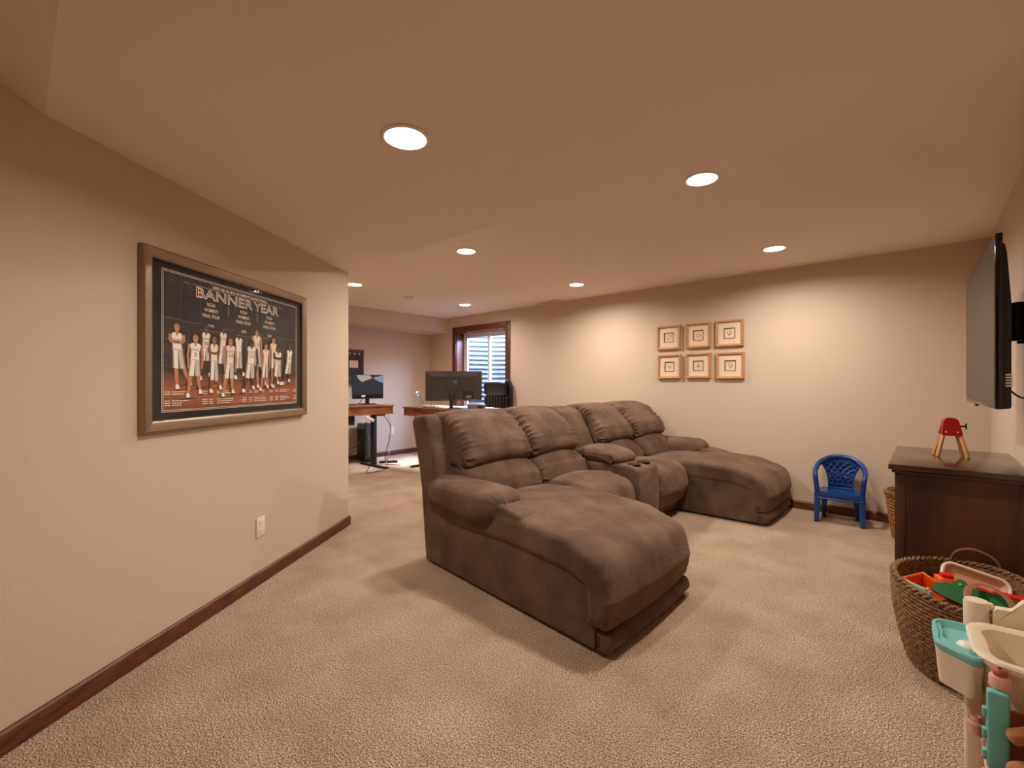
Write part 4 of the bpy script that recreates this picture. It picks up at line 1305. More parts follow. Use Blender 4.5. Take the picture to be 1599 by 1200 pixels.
span(bm, -0.081, 0.081, -0.056, -0.049, 0.088, 0.103, 0.002)
span(bm, -0.081, 0.081, 0.049, 0.056, 0.088, 0.103, 0.002)
span(bm, -0.081, -0.074, -0.049, 0.049, 0.088, 0.103, 0.002)
span(bm, 0.074, 0.081, -0.049, 0.049, 0.088, 0.103, 0.002)
obj('rim', bm, M['orange'], bi)
bt = thing('toy_box', 'upright red and amber toy box in the middle of the basket', 'toy', (0.062, 2.90, 0.235), math.radians(18))
obj('body', sp(-0.030, 0.030, -0.035, 0.035, 0, 0.125, 0.004), M['orange'], bt)
obj('front', sp(-0.034, 0.012, -0.040, -0.034, 0.004, 0.118, 0.003), M['amber'], bt)
M['scarlet'] = mat('scarlet_plastic', rgb(206, 30, 22), 0.38)
obj('side', sp(0.030, 0.036, -0.036, 0.036, 0.002, 0.122, 0.002), M['scarlet'], bt)
obj('cap', sp(-0.016, 0.026, -0.02, 0.02, 0.125, 0.142, 0.004), M['scarlet'], bt)
ty = thing('toy_tray', 'peach toy tray with cream rim leaning at the back of the basket', 'toy', (0.165, 3.03, 0.305), math.radians(8))
ty.rotation_euler = (math.radians(48), math.radians(13), math.radians(4))
prof = round_poly([(-0.12, -0.08, 0.05), (0.12, -0.08, 0.05), (0.12, 0.08, 0.04), (-0.12, 0.08, 0.04)], 0.015)
bm = bmesh.new()
rg = []
for sc, zz in ((0.72, -0.022), (0.80, -0.020), (0.93, 0.0), (0.96, 0.0), (0.84, -0.026), (0.72, -0.028)):
    rg.append([bm.verts.new((p.x * sc, p.y * sc, zz)) for p in prof])
for A, B in zip(rg, rg[1:]):
    for k in range(len(A)):
        bm.faces.new((A[k], A[(k + 1) % len(A)], B[(k + 1) % len(A)], B[k]))
bm.faces.new(rg[0]); bm.faces.new(list(reversed(rg[-1])))
obj('dish', bm, M['peach'], ty, 40)
obj('rim', tube(bmesh.new(), [(p.x * 0.965, p.y * 0.965, 0.002) for p in prof], 0.008, 8, closed=True), M['cream_plastic'], ty, 60)
gr = thing('wooden_crocodile', 'flat green painted wooden crocodile toy lying across the basket', 'toy', (0.158, 2.735, 0.352), math.radians(-12))
gr.rotation_euler = (math.radians(52), math.radians(6), math.radians(-8))
gp = [(-0.125, -0.018), (-0.118, -0.032), (-0.06, -0.045), (0.02, -0.055), (0.11, -0.052), (0.16, -0.040), (0.165, 0.0), (0.12, 0.026), (0.05, 0.032), (-0.02, 0.030), (-0.040, 0.046), (-0.062, 0.044), (-0.075, 0.018), (-0.090, 0.020), (-0.105, 0.008), (-0.118, 0.008)]
gs = [(p.x * 1.1, p.y * 1.1) for p in spline([(a, b, 0) for a, b in gp], 5, True)]
bm = prism(bmesh.new(), gs, -0.010, 0.010)
obj('body', bm, M['green_wood'], gr, 35)
obj('eye', lathe(bmesh.new(), [(0.006, 0.010), (0.005, 0.013), (0, 0.0135)], (-0.057, 0.029, 0), 14), M['amber'], gr)
rb = thing('red_toy_scoop', 'dark red toy scoop at the wall side of the basket', 'toy', (0.275, 2.88, 0.31), math.radians(-10))
bm = bmesh.new()
prism(bm, round_poly([(-0.062, -0.012, 0.008), (0.055, -0.030, 0.02), (0.060, 0.030, 0.02), (-0.062, 0.018, 0.008)], 0.01), 0, 0.035)
obj('bowl', bm, M['scarlet'], rb)
obj('handle', tube(bmesh.new(), [(-0.055, 0.003, 0.018), (-0.085, 0.004, 0.025), (-0.115, 0.004, 0.03)], 0.009, 10), M['scarlet'], rb)
mb = thing('mint_toy_block', 'flat mint green toy piece at the front rim of the basket', 'toy', (-0.030, 2.71, 0.30), math.radians(-42))
obj('slab', sp(-0.06, 0.06, -0.006, 0.006, 0, 0.058, 0.003), M['mint'], mb)
obj('knob', ball(bmesh.new(), (0.045, 0.0, 0.058), (0.010, 0.008, 0.010)), M['amber'], mb)
b2 = thing('rattan_basket', 'smaller reddish rattan basket half hidden behind the dresser', 'basket', (-0.055, 4.86, 0))
bm = bmesh.new()
def bprof2(t):
    return (0.74 + 0.26 * t ** 0.8, 0.004 + 0.37 * t)
ro = woven(bm, bprof2, 15, 26, 0.013, 120, 0.195, 0.195)
bm.faces.new(list(reversed(ro[0])))
ri = [[bm.verts.new((v.co.x * 0.90, v.co.y * 0.90, max(0.02, v.co.z - 0.002))) for v in ro[i]] for i in (len(ro) - 1, len(ro) // 2, 0)]
for A, B in zip([ro[-1]] + ri, ri):
    for k in range(120):
        bm.faces.new((A[k], A[(k + 1) % 120], B[(k + 1) % 120], B[k]))
bm.faces.new(ri[-1])
obj('woven_body', bm, M['rattan'], b2, 70)
bm = bmesh.new()
for k in range(70):
    th = 2 * PI * k / 70
    p = (0.192 * math.cos(th), 0.192 * math.sin(th), 0.372)
    tube(bm, [(p[0] * 0.92, p[1] * 0.92, 0.366), (p[0] * 0.98, p[1] * 0.98, 0.39), (p[0] * 1.08, p[1] * 1.08, 0.372), (p[0] * 1.05, p[1] * 1.05, 0.35)], 0.006, 5)
obj('rim_braid', bm, M['rattan'], b2, 60)

# ------------------------------------------------------------------ toy doll-care station in the near corner
ds = thing('doll_care_station', 'cream and teal plastic doll care play station at the right edge', 'toy', (0.21, 1.92, 0))
def L_(x, y, z):
    return (x - 0.21, y - 1.92, z)
def tub(bm, outline, z0, z1, rim, th, s0, lip=0.0):
    """open moulded tub from an outline (x, y); walls taper to s0 at the base"""
    cx = sum(p[0] for p in outline) / len(outline); cy = sum(p[1] for p in outline) / len(outline)
    def ring(s, d, z):
        r_ = []
        for p in outline:
            v = Vector((p[0] - cx, p[1] - cy))
            v = v * s
            v = v * max(0.05, (v.length + d) / max(v.length, 1e-6))
            r_.append(bm.verts.new(L_(cx + v.x, cy + v.y, z)))
        return r_
    rr = [ring(s0, 0, z0), ring(s0, 0, z0 + 0.004), ring(1.0, 0, z1 - rim), ring(1.0, lip, z1 - rim), ring(1.0, lip + 0.002, z1 - 0.006), ring(1.0, lip - 0.003, z1), ring(1.0, -th * 0.6, z1), ring(1.0, -th, z1 - 0.006), ring(s0, -th, z0 + 0.05), ring(s0 * 0.85, -th, z0 + 0.035)]
    for A, B in zip(rr, rr[1:]):
        for k in range(len(A)):
            bm.faces.new((A[k], A[(k + 1) % len(A)], B[(k + 1) % len(A)], B[k]))
    bm.faces.new(list(reversed(rr[0]))); bm.faces.new(rr[-1])
    return bm
CRM = M['cream_plastic']
tray_o = [(p.x, p.y) for p in round_poly([(0.020, 1.835, 0.035), (0.115, 1.760, 0.02), (0.125, 2.015, 0.02), (0.014, 2.005, 0.035)], 0.012)]
sidet = obj('side_tub', tub(bmesh.new(), tray_o, 0.375, 0.478, 0.010, 0.006, 0.86), CRM, ds, 40)
obj('tray_liner', tub(bmesh.new(), tray_o, 0.455, 0.500, 0.022, 0.012, 0.90, 0.004), M['teal'], ds, 40)
p = L_(0.085, 1.865, 0.491)
obj('soap', ball(bmesh.new(), (p[0], p[1], p[2]), (0.022, 0.028, 0.012)), M['white_plastic'], sidet)
basin_o = [(p.x, p.y) for p in round_poly([(0.105, 1.775, 0.07), (0.378, 1.735, 0.03), (0.378, 2.055, 0.03), (0.092, 2.030, 0.06)], 0.012)]
obj('basin', tub(bmesh.new(), basin_o, 0.385, 0.510, 0.020, 0.030, 0.90, 0.006), CRM, ds, 40)
# scalloped splashback behind the basin
cr = spline([(0.152, 0.50, 0), (0.155, 0.545, 0), (0.175, 0.553, 0), (0.195, 0.556, 0), (0.215, 0.585, 0), (0.240, 0.602, 0), (0.27, 0.603, 0), (0.30, 0.592, 0), (0.33, 0.60, 0), (0.376, 0.60, 0), (0.378, 0.50, 0)], 5)
sb_ = prism(bmesh.new(), [(q.x, q.y) for q in cr], 2.062, 2.092, lambda a, b, h: L_(a, h, b))
bmesh.ops.triangulate(sb_, faces=[f for f in sb_.faces if len(f.verts) > 4])
obj('splashback', sb_, CRM, ds, 35)
p = L_(0.118, 2.09, 0.40)
obj('canister', lathe(bmesh.new(), [(0.0, 0.0), (0.028, 0.0), (0.030, 0.02), (0.031, 0.150), (0.028, 0.157), (0.0, 0.160)], p, 28), CRM, ds, 40)
p = L_(0.150, 2.085, 0.548)
obj('tap_knob', ball(bmesh.new(), p, (0.008, 0.008, 0.012), 12, 8), CRM, ds)
# posts and frame
for x, y in ((0.104, 1.900), (0.350, 1.880), (0.350, 2.07)):
    obj('post', sp(x - 0.21 - 0.022, x - 0.21 + 0.022, y - 1.92 - 0.016, y - 1.92 + 0.016, 0, 0.40, 0.010, 3), CRM, ds)
obj('cup', tub(bmesh.new(), [(0.102 + 0.018 * math.cos(2 * PI * k / 20), 1.815 + 0.018 * math.sin(2 * PI * k / 20)) for k in range(20)], 0.275, 0.312, 0.005, 0.004, 0.8), M['blush'], ds, 40)
dp = obj('teal_panel', sp(0.116 - 0.21, 0.158 - 0.21, 1.715 - 1.92, 1.742 - 1.92, 0.175, 0.452, 0.006, 3), M['teal'], ds)
for k in range(4):
    obj('hinge_lug', sp(0.108 - 0.21, 0.117 - 0.21, 1.72 - 1.92, 1.738 - 1.92, 0.21 + 0.055 * k, 0.236 + 0.055 * k, 0.003), M['teal'], dp)
obj('front_panel', sp(0.160 - 0.21, 0.372 - 0.21, 1.752 - 1.92, 1.764 - 1.92, 0.18, 0.40, 0.004), M['rose'], ds)
obj('lower_tub', tub(bmesh.new(), [(p.x, p.y) for p in round_poly([(0.118, 1.69, 0.02), (0.372, 1.69, 0.02), (0.372, 1.86, 0.02), (0.118, 1.86, 0.02)], 0.015)], 0.06, 0.252, 0.012, 0.006, 0.92, 0.004), M['blush'], ds, 40)
p = L_(0.142, 1.752, 0.472)
obj('pump_base', lathe(bmesh.new(), [(0, 0), (0.021, 0.0), (0.021, 0.026), (0.018, 0.030), (0, 0.030)], (p[0], p[1], p[2] - 0.018), 24), M['blush'], ds, 40)
p = L_(0.142, 1.752, 0.500)
bm = bmesh.new()
lathe(bm, [(0, -0.016), (0.013, -0.016), (0.014, -0.004), (0.009, 0.003), (0, 0.004)], p, 16)
obj('pump_head', bm, M['rose'], ds)
bm = bmesh.new()
ball(bm, (p[0], p[1], p[2] + 0.003), (0.005, 0.006, 0.003), 10, 6)
obj('pump_button', bm, M['black_plastic'], ds)

# plush animals tucked in the station
def plush(name, label, loc, rz, s):
    t = thing(name, label, 'soft toy', loc, rz)
    vs_ = [(0, 0, 0.0), (0, 0, 0.055), (0, -0.006, 0.085), (0, -0.012, 0.125), (0, -0.030, 0.118), (-0.032, -0.006, 0.158), (0.032, -0.006, 0.158), (-0.045, -0.025, 0.075), (-0.060, -0.055, 0.060), (0.045, -0.025, 0.075), (0.060, -0.055, 0.060), (-0.034, -0.03, 0.0), (-0.042, -0.080, 0.004), (0.034, -0.03, 0.0), (0.042, -0.080, 0.004)]
    es = [(0, 1), (1, 2), (2, 3), (3, 4), (3, 5), (3, 6), (1, 7), (7, 8), (1, 9), (9, 10), (0, 11), (11, 12), (0, 13), (13, 14)]
    rad = [0.042, 0.045, 0.026, 0.044, 0.022, 0.015, 0.015, 0.018, 0.018, 0.018, 0.018, 0.022, 0.020, 0.022, 0.020]
    me = bpy.data.meshes.new('body')
    me.from_pydata([(a * s, b * s, c * s + 0.04 * s) for a, b, c in vs_], es, [])
    o = bpy.data.objects.new('body', me)
    COL.objects.link(o)
    md = o.modifiers.new('skin', 'SKIN')
    for v, r_ in zip(me.skin_vertices[0].data, rad):
        v.radius = (r_ * s, r_ * s)
    me.skin_vertices[0].data[0].use_root = True
    sd = o.modifiers.new('smooth', 'SUBSURF'); sd.levels = 2; sd.render_levels = 2
    dg = bpy.context.evaluated_depsgraph_get()
    m2 = bpy.data.meshes.new_from_object(o.evaluated_get(dg))
    o.modifiers.clear()
    o.data = m2
    m2.shade_smooth()
    m2.materials.clear()
    m2.materials.append(M['plush'])
    o.parent = t
    for sx in (-1, 1):
        bm = bmesh.new()
        ball(bm, (sx * 0.016 * s, -0.050 * s, 0.178 * s), (0.005 * s, 0.004 * s, 0.005 * s), 8, 6)
        obj('eye', bm, M['black_plastic'], t)
    obj('nose', ball(bmesh.new(), (0, -0.056 * s, 0.160 * s), (0.007 * s, 0.005 * s, 0.005 * s), 8, 6), M['black_plastic'], t)
    return t
plush('plush_bear', 'caramel plush bear sitting against the red panel of the play station', (0.240, 1.698, 0.250), math.radians(-35), 1.1)
#PART3
# ------------------------------------------------------------------ the two desks at the far end
M['desk_wood'] = mat('rustic_desk_wood', rgb(168, 100, 48), 0.4, var=(3.5, 0.5, 6), col2=rgb(92, 46, 20), stretch=(1.2, 1.2, 5), bump=(50, 0.1, 0.002))
M['desk_top'] = mat('rustic_desk_top', rgb(158, 104, 60), 0.3, var=(3, 0.4, 5), col2=rgb(104, 62, 32), stretch=(2, 2, 1))
def desk(name, label, x0, x1, y0, y1, ztop, apron, legs, along):
    """desk with a boxed edge on black lifting columns; along = axis of the feet"""
    cx, cy = (x0 + x1) / 2, (y0 + y1) / 2
    t = thing(name, label, 'desk', (cx, cy, 0))
    w, d = (x1 - x0) / 2, (y1 - y0) / 2
    obj('desktop', sp(-w - 0.015, w + 0.015, -d - 0.015, d + 0.015, ztop - 0.022, ztop, 0.004), M['desk_top'], t)
    obj('apron_board', sp(w - 0.03, w, -d, d, ztop - apron, ztop - 0.022), M['desk_wood'], t, 0)
    obj('apron_board', sp(-w, -w + 0.03, -d, d, ztop - apron, ztop - 0.022), M['desk_wood'], t, 0)
    obj('apron_board', sp(-w + 0.03, w - 0.03, -d, -d + 0.03, ztop - apron, ztop - 0.022), M['desk_wood'], t, 0)
    obj('apron_board', sp(-w + 0.03, w - 0.03, d - 0.03, d, ztop - apron, ztop - 0.022), M['desk_wood'], t, 0)
    obj('lower_edge', sp(-w - 0.010, w + 0.010, -d - 0.010, d + 0.010, ztop - apron - 0.012, ztop - apron, 0.003), M['desk_top'], t)
    for lx, ly in legs:
        lx -= cx; ly -= cy
        obj('leg', sp(lx - 0.04, lx + 0.04, ly - 0.03, ly + 0.03, 0.03, ztop - apron - 0.012, 0.004), M['dark_metal'], t)
        if along == 'x':
            obj('foot', sp(lx - 0.34, lx + 0.36, ly - 0.035, ly + 0.035, 0.0, 0.03, 0.006), M['dark_metal'], t)
            obj('bracket', sp(lx - 0.25, lx + 0.25, ly - 0.045, ly + 0.045, ztop - apron - 0.04, ztop - apron - 0.012), M['dark_metal'], t, 0)
        else:
            obj('foot', sp(lx - 0.035, lx + 0.035, ly - 0.34, ly + 0.34, 0.0, 0.03, 0.006), M['dark_metal'], t)
            obj('bracket', sp(lx - 0.045, lx + 0.045, ly - 0.25, ly + 0.25, ztop - apron - 0.04, ztop - apron - 0.012), M['dark_metal'], t, 0)
    return t
desk('standing_desk', 'rustic wooden standing desk at the far wall, left of the room corner', -6.62, -5.9, 2.25, 3.83, 0.945, 0.125, [(-6.22, 3.70), (-6.22, 2.45)], 'x')
desk('corner_desk', 'rustic wooden desk in front of the window behind the sofa', -5.91, -4.46, 4.03, 4.72, 0.905, 0.12, [(-5.70, 4.36), (-4.70, 4.36)], 'y')

# monitor on the standing desk, screen towards the room
M['mon_screen'] = mat('glossy_monitor_glass', rgb(26, 30, 36), 0.08, 0.8)
t = thing('desk_monitor', 'small black monitor with pale shapes on its screen on the standing desk', 'monitor', (-6.22, 3.60, 0.946), math.radians(78))
obj('base', sp(-0.11, 0.11, -0.08, 0.08, 0, 0.012, 0.005), M['black_plastic'], t)
obj('neck', sp(-0.028, 0.028, 0.01, 0.035, 0.012, 0.20, 0.004), M['black_plastic'], t)
obj('housing', sp(-0.235, 0.235, -0.02, 0.012, 0.085, 0.445, 0.006), M['black_plastic'], t)
obj('screen', sp(-0.228, 0.228, -0.022, -0.018, 0.100, 0.438), M['mon_screen'], t, 0)
pale_e = mat('screen_pale', rgb(150, 146, 140), 0.2, emit=(rgb(176, 172, 164), 0.35))
dark_e = mat('screen_dark', rgb(40, 46, 58), 0.2, emit=(rgb(44, 52, 66), 0.25))
blue_e = mat('screen_blue', rgb(120, 140, 160), 0.2, emit=(rgb(120, 146, 176), 0.35))
bm = bmesh.new()  # flat dark, pale and bluish shapes over the screen, faintly emissive
flat(bm, [(-0.228, 0.150), (0.228, 0.150), (0.228, 0.438), (-0.228, 0.438)], -0.0222, 0)
flat(bm, [(-0.17, 0.438), (0.02, 0.438), (0.06, 0.395), (-0.03, 0.360), (-0.09, 0.335), (-0.15, 0.385)], -0.0224, 1)
flat(bm, [(0.07, 0.400), (0.228, 0.438), (0.228, 0.322), (0.15, 0.350)], -0.0224, 2)
scr_ = t.children[-1]
obj('screen_shapes', bm, [dark_e, pale_e, blue_e], scr_, 0, label='dark, pale and bluish shapes on the screen')
st = obj('sticker', sp(-0.10, -0.045, -0.0225, -0.0218, 0.112, 0.142), M['white_plastic'], t, 0)
obj('joint_cover', sp(-0.05, 0.05, -0.001, 0.022, 0.13, 0.19, 0.004), M['black_plastic'], t)

# big monitor on the corner desk, back towards the room
t = thing('wide_monitor', 'large black monitor seen from behind on the corner desk', 'monitor', (-4.985, 4.235, 0.906), math.radians(42.35 + 180 + 2))
hs = [(-0.40, 0.0), (0.40, 0.0), (0.40, 0.425), (-0.40, 0.425)]
M['mon_back'] = mat('monitor_back_plastic', rgb(62, 54, 50), 0.32)
obj('panel', sp(-0.40, 0.40, -0.012, 0.006, 0.105, 0.530, 0.004), M['black_plastic'], t)
obj('screen', sp(-0.39, 0.39, -0.0135, -0.0115, 0.118, 0.522), M['screen_off'], t, 0)
bm = bmesh.new()
a = [bm.verts.new((x, 0.006, z)) for x, z in ((-0.395, 0.11), (0.395, 0.11), (0.395, 0.525), (-0.395, 0.525))]
b = [bm.verts.new((x, 0.045, z)) for x, z in ((-0.31, 0.125), (0.31, 0.125), (0.31, 0.455), (-0.31, 0.455))]
for k in range(4):
    bm.faces.new((a[k], a[(k + 1) % 4], b[(k + 1) % 4], b[k]))
bm.faces.new(b); bm.faces.new(list(reversed(a)))
bc = obj('back_cover', bm, M['mon_back'], t, 0)
obj('vent_slot', sp(-0.24, 0.24, 0.0445, 0.0465, 0.428, 0.434), M['slot'], bc, 0)
obj('maker_plate', sp(0.22, 0.29, 0.0445, 0.0465, 0.315, 0.320), M['slot'], bc, 0)
obj('mount_square', sp(-0.06, 0.07, 0.045, 0.052, 0.23, 0.40, 0.002), M['mon_back'], t)
pr_ = obj('port_recess', sp(-0.28, -0.125, 0.0448, 0.0462, 0.125, 0.245), M['slot'], bc, 0)
obj('port_label', sp(-0.255, -0.175, 0.046, 0.0472, 0.15, 0.185), mat('grey_sticker', rgb(120, 108, 98), 0.6), bc, 0)
obj('stand', sp(0.005, 0.055, 0.03, 0.07, 0.012, 0.24, 0.006), M['black_plastic'], t)
obj('stand_brace', prism(bmesh.new(), [(-0.055, 0.13), (0.006, 0.22), (0.006, 0.13)], 0.045, 0.06, lambda p_, q_, h: (p_, h, q_)), M['black_plastic'], t)
obj('base', sp(-0.30, 0.07, -0.06, 0.09, 0.0, 0.012, 0.005), M['black_plastic'], t)

# laptop seen edge on
t = thing('open_laptop', 'open silver laptop at the left end of the corner desk', 'laptop', (-5.62, 4.33, 0.906), math.radians(137))
M['silver'] = mat('silver_laptop_shell', rgb(150, 146, 140), 0.35, metal=0.7)
obj('keyboard_base', sp(-0.16, 0.16, -0.11, 0.11, 0.0, 0.016, 0.004), M['silver'], t)
lidm = box((0, 0.165, 0.125), (0.32, 0.008, 0.235), 0.003, rot=R('X', -26))
lid_ = obj('lid', lidm, M['silver'], t)
obj('lid_screen', box((0, 0.160, 0.125), (0.30, 0.002, 0.21), rot=R('X', -26)), M['screen_off'], lid_, 0)

# papers, keyboard and cables on the corner desk
for k, (px, py, rz, lb) in enumerate(((-5.32, 4.36, 20, 'loose white paper beside the laptop on the corner desk'), (-5.22, 4.58, -12, 'white paper behind the large monitor on the corner desk'), (-4.78, 4.60, 35, 'white paper between the large monitor and the office chair'))):
    tag(obj('paper_sheet', box((0, 0, 0.003), (0.30, 0.21, 0.004)), M['white_trim'], None, 0), lb, 'paper', 'papers on the corner desk').location = (px, py, 0.906)

t = thing('notebook', 'dark red closed notebook in front of the laptop', 'notebook', (-5.36, 4.13, 0.906), math.radians(14))
M['maroon'] = mat('maroon_cover', rgb(92, 40, 30), 0.5)
obj('cover', sp(-0.11, 0.11, -0.045, 0.045, 0, 0.022, 0.002), M['maroon'], t)
obj('pages', sp(-0.105, 0.112, -0.047, 0.04, 0.004, 0.018), M['white_trim'], t, 0)
t = thing('mini_computer', 'small grey box computer beside the large monitor', 'computer', (-4.60, 4.32, 0.906), math.radians(40))
obj('case', sp(-0.12, 0.12, -0.07, 0.07, 0, 0.07, 0.004), mat('grey_case', rgb(112, 100, 96), 0.5), t)
obj('vents', sp(0.02, 0.10, -0.0715, -0.069, 0.015, 0.05), M['slot'], t, 0)
cd = spline([(-5.10, 4.12, 0.912), (-5.16, 4.06, 0.914), (-5.32, 4.03, 0.914), (-5.38, 4.005, 0.912), (-5.40, 3.995, 0.80), (-5.38, 4.0, 0.62)], 7)
tag(obj('desk_cable', tube(bmesh.new(), cd, 0.005, 7), M['black_plastic']), 'black cable running over the front edge of the corner desk', 'cable')

# high backed office chair by the window
M['black_leather'] = mat('black_leather', rgb(22, 22, 24), 0.35, bump=(60, 0.3, 0.004))
oc = thing('office_chair', 'black high backed leather office chair in front of the window', 'chair', (-5.02, 5.03, 0), math.radians(12))
for k in range(5):
    a = 2 * PI * k / 5 + 0.3
    lg = obj('base_arm', tube(bmesh.new(), [(0, 0, 0.11), (0.13 * math.cos(a), 0.13 * math.sin(a), 0.10), (0.24 * math.cos(a), 0.24 * math.sin(a), 0.075)], [0.022, 0.018, 0.013], 8), M['black_plastic'], oc)
    obj('caster', lathe(bmesh.new(), [(0, -0.028), (0.016, -0.024), (0.025, 0.0), (0.016, 0.024), (0, 0.028)], (0.24 * math.cos(a), 0.24 * math.sin(a), 0.0285), 12), M['black_plastic'], lg)
obj('gas_lift', tube(bmesh.new(), [(0, 0, 0.10), (0, 0, 0.44)], 0.025, 12), M['dark_metal'], oc)
obj('seat', loft(bmesh.new(), round_poly([(-0.24, 0.44, 0.03), (0.20, 0.44, 0.03), (0.20, 0.52, 0.04), (-0.20, 0.54, 0.05), (-0.26, 0.50, 0.04)]), -0.25, 0.25, 0.05, lambda w, a, b: (w, a, b), bulge=0.01), M['black_leather'], oc, 50)
# backrest panels, gathered leather over slats
obj('headrest', loft(bmesh.new(), round_poly([(0.16, 1.06, 0.03), (0.145, 1.27, 0.03), (0.20, 1.30, 0.03), (0.235, 1.06, 0.03)]), -0.24, 0.19, 0.05, lambda w, a, b: (w, a, b), bulge=0.015, gather=(0.006, 0.05, 0.06, 'ab')), M['black_leather'], oc, 50)
for k in range(8):
    w = -0.24 + k * 0.056
    obj('back_channel', loft(bmesh.new(), round_poly([(0.14, 0.58, 0.02), (0.15, 1.05, 0.02), (0.20, 1.05, 0.02), (0.20, 0.58, 0.02)], 0.04), w, w + 0.052, 0.018, lambda w_, a, b: (w_, a, b), nw=3, bulge=0.006), M['black_leather'], oc, 50)
obj('side_bolster', tube(bmesh.new(), spline([(0.235, 0.18, 0.56), (0.25, 0.18, 0.85), (0.245, 0.185, 1.15), (0.215, 0.19, 1.28), (0.16, 0.19, 1.305)], 6), [0.03] * 25, 10), M['black_leather'], oc, 60)
for sx in (-1, 1):
    obj('armrest', tube(bmesh.new(), spline([(sx * 0.27, 0.14, 0.50), (sx * 0.30, 0.13, 0.66), (sx * 0.30, 0.0, 0.72), (sx * 0.295, -0.14, 0.70), (sx * 0.28, -0.16, 0.52)], 6), 0.02, 8), M['black_plastic'], oc, 60)
obj('back_frame', sp(-0.24, 0.22, 0.20, 0.215, 0.55, 1.24, 0.006), M['black_plastic'], oc)

# computer tower on the floor under the standing desk
t = thing('computer_tower', 'black computer tower with a glossy side strip under the standing desk', 'computer', (-6.74, 3.88, 0), math.radians(80))
obj('case', sp(-0.10, 0.10, -0.17, 0.17, 0.03, 0.61, 0.02, 3), M['black_plastic'], t)
obj('front_panel', sp(-0.085, -0.005, -0.178, -0.165, 0.06, 0.58, 0.004), M['mon_back'], t)
obj('plinth', sp(-0.08, 0.08, -0.14, 0.14, 0.0, 0.035, 0.006), M['black_plastic'], t)

# power brick, strip and cables
t = thing('power_adapter', 'white power adapter hanging under the standing desk', 'adapter', (-5.86, 3.42, 0.755), math.radians(90))
obj('brick', box((0, 0, 0), (0.14, 0.04, 0.05), 0.006, rot=R('Y', 28)), M['white_plastic'], t)
obj('cable_hook', sp(-0.02, 0.02, -0.004, 0.004, 0.0, 0.038), M['dark_metal'], t, 0)
tag(obj('cable_tray', sp(-6.15, -6.05, 2.6, 3.30, 0.66, 0.80, 0.01), M['black_plastic']), 'black cable tray hanging below the standing desk', 'cable tray')
t = thing('power_strip', 'black power strip on the carpet beside the standing desk leg', 'power strip', (-6.32, 4.02, 0), math.radians(60))
obj('body', sp(-0.14, 0.14, -0.025, 0.025, 0, 0.035, 0.006), M['black_plastic'], t)
bm = bmesh.new()
for k in range(4):
    span(bm, -0.11 + 0.055 * k, -0.085 + 0.055 * k, -0.012, 0.012, 0.034, 0.0365)
obj('sockets', bm, M['slot'], t, 0)
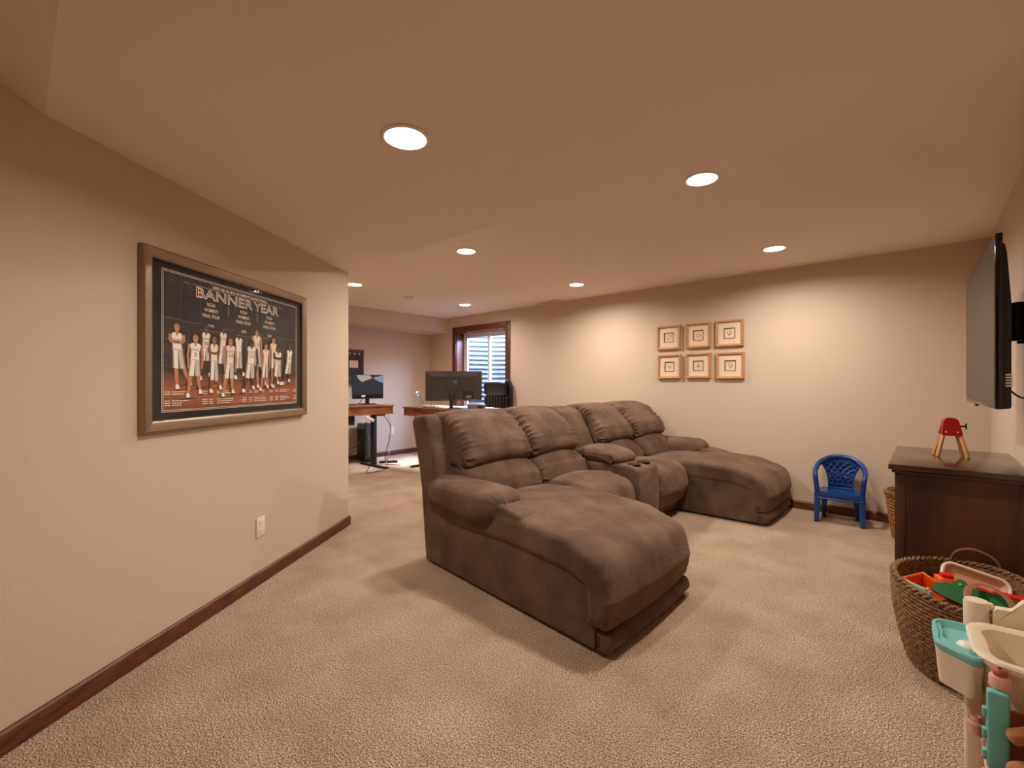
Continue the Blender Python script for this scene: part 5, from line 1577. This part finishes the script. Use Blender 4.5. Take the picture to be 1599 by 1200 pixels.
CB = [
    ('cable', 'white cable looping down the standing desk leg to the carpet', M['white_plastic'], [(-5.87, 3.74, 0.80), (-5.90, 3.80, 0.66), (-6.02, 3.86, 0.40), (-6.06, 3.86, 0.15), (-6.14, 3.84, 0.03), (-6.20, 3.80, 0.006)]),
    ('cable', 'thin dark cable hanging right of the standing desk leg', M['black_plastic'], [(-6.15, 3.80, 0.80), (-6.12, 3.92, 0.62), (-6.14, 3.92, 0.40), (-6.22, 3.90, 0.15), (-6.30, 3.96, 0.045)]),
    ('cable', 'black cable hanging in a loop below the left end of the standing desk', M['black_plastic'], [(-5.845, 3.36, 0.735), (-5.845, 3.32, 0.58), (-5.845, 3.27, 0.46), (-5.845, 3.14, 0.36), (-5.845, 3.05, 0.40), (-5.845, 2.95, 0.66), (-5.875, 2.93, 0.80)]),
    ('cable', 'long black cable trailing from the white adapter down to the carpet', M['black_plastic'], [(-5.84, 3.44, 0.735), (-5.845, 3.45, 0.50), (-5.84, 3.44, 0.25), (-5.83, 3.40, 0.09), (-5.80, 3.34, 0.008), (-5.78, 3.42, 0.006), (-5.80, 3.55, 0.006), (-5.83, 3.64, 0.006)]),
    ('cable', 'coiled grey cable between the tower and the desk leg', mat('grey_cable', rgb(120, 116, 112), 0.5), [(-6.45, 3.74, 0.42), (-6.42, 3.80, 0.25), (-6.45, 3.76, 0.14), (-6.40, 3.80, 0.10), (-6.45, 3.77, 0.06), (-6.38, 3.82, 0.03), (-6.44, 3.80, 0.007)]),
    ('cable', 'short dark cable curled on the carpet by the power strip', M['black_plastic'], [(-6.22, 3.90, 0.006), (-6.12, 3.96, 0.006), (-6.06, 3.98, 0.006), (-5.98, 4.0, 0.006)]),
    ('cable', 'black cable behind the small monitor on the standing desk', M['black_plastic'], [(-6.26, 3.55, 1.07), (-6.24, 3.50, 0.99), (-6.20, 3.42, 0.955), (-6.12, 3.32, 0.952), (-6.05, 3.2, 0.952), (-6.0, 3.02, 0.952)]),
]
for nm, lb, m_, pts in CB:
    tag(obj(nm, tube(bmesh.new(), spline(pts, 6), 0.0055, 6), m_), lb, 'cable')

# dark framed team picture at the far wall, partly hidden by the poster wall
t = thing('dark_framed_picture', 'dark framed picture with pale card on the far wall above the standing desk', 'picture', (XF + 0.001, 3.58, 1.52), PI / 2)
M['brown_frame'] = mat('brown_picture_frame', rgb(104, 62, 40), 0.4)
frame_sides(t, -0.37, 0.37, -0.30, 0.30, 0.03, 0.03, M['brown_frame'])
obj('backing', sp(-0.345, 0.345, -0.012, -0.003, -0.275, 0.275), mat('plum_mat', rgb(52, 38, 40), 0.8), t, 0)
bm = bmesh.new()
for r_ in range(3):
    for c_ in range(8):
        zz = 0.215 - r_ * 0.17 if r_ < 2 else -0.17
        if r_ == 1:
            continue
        rect(-0.31 + c_ * 0.083, -0.27 + c_ * 0.083, zz, zz + 0.035, -0.0125, 0)
obj('small_badges', bm, M['silver'], t, 0)
obj('pale_card', sp(0.12, 0.27, -0.0135, -0.012, 0.00, 0.12), M['mat_cream'], t, 0)
obj('dark_photo', sp(-0.3, 0.3, -0.0132, -0.012, -0.16, -0.04), M['slot'], t, 0)
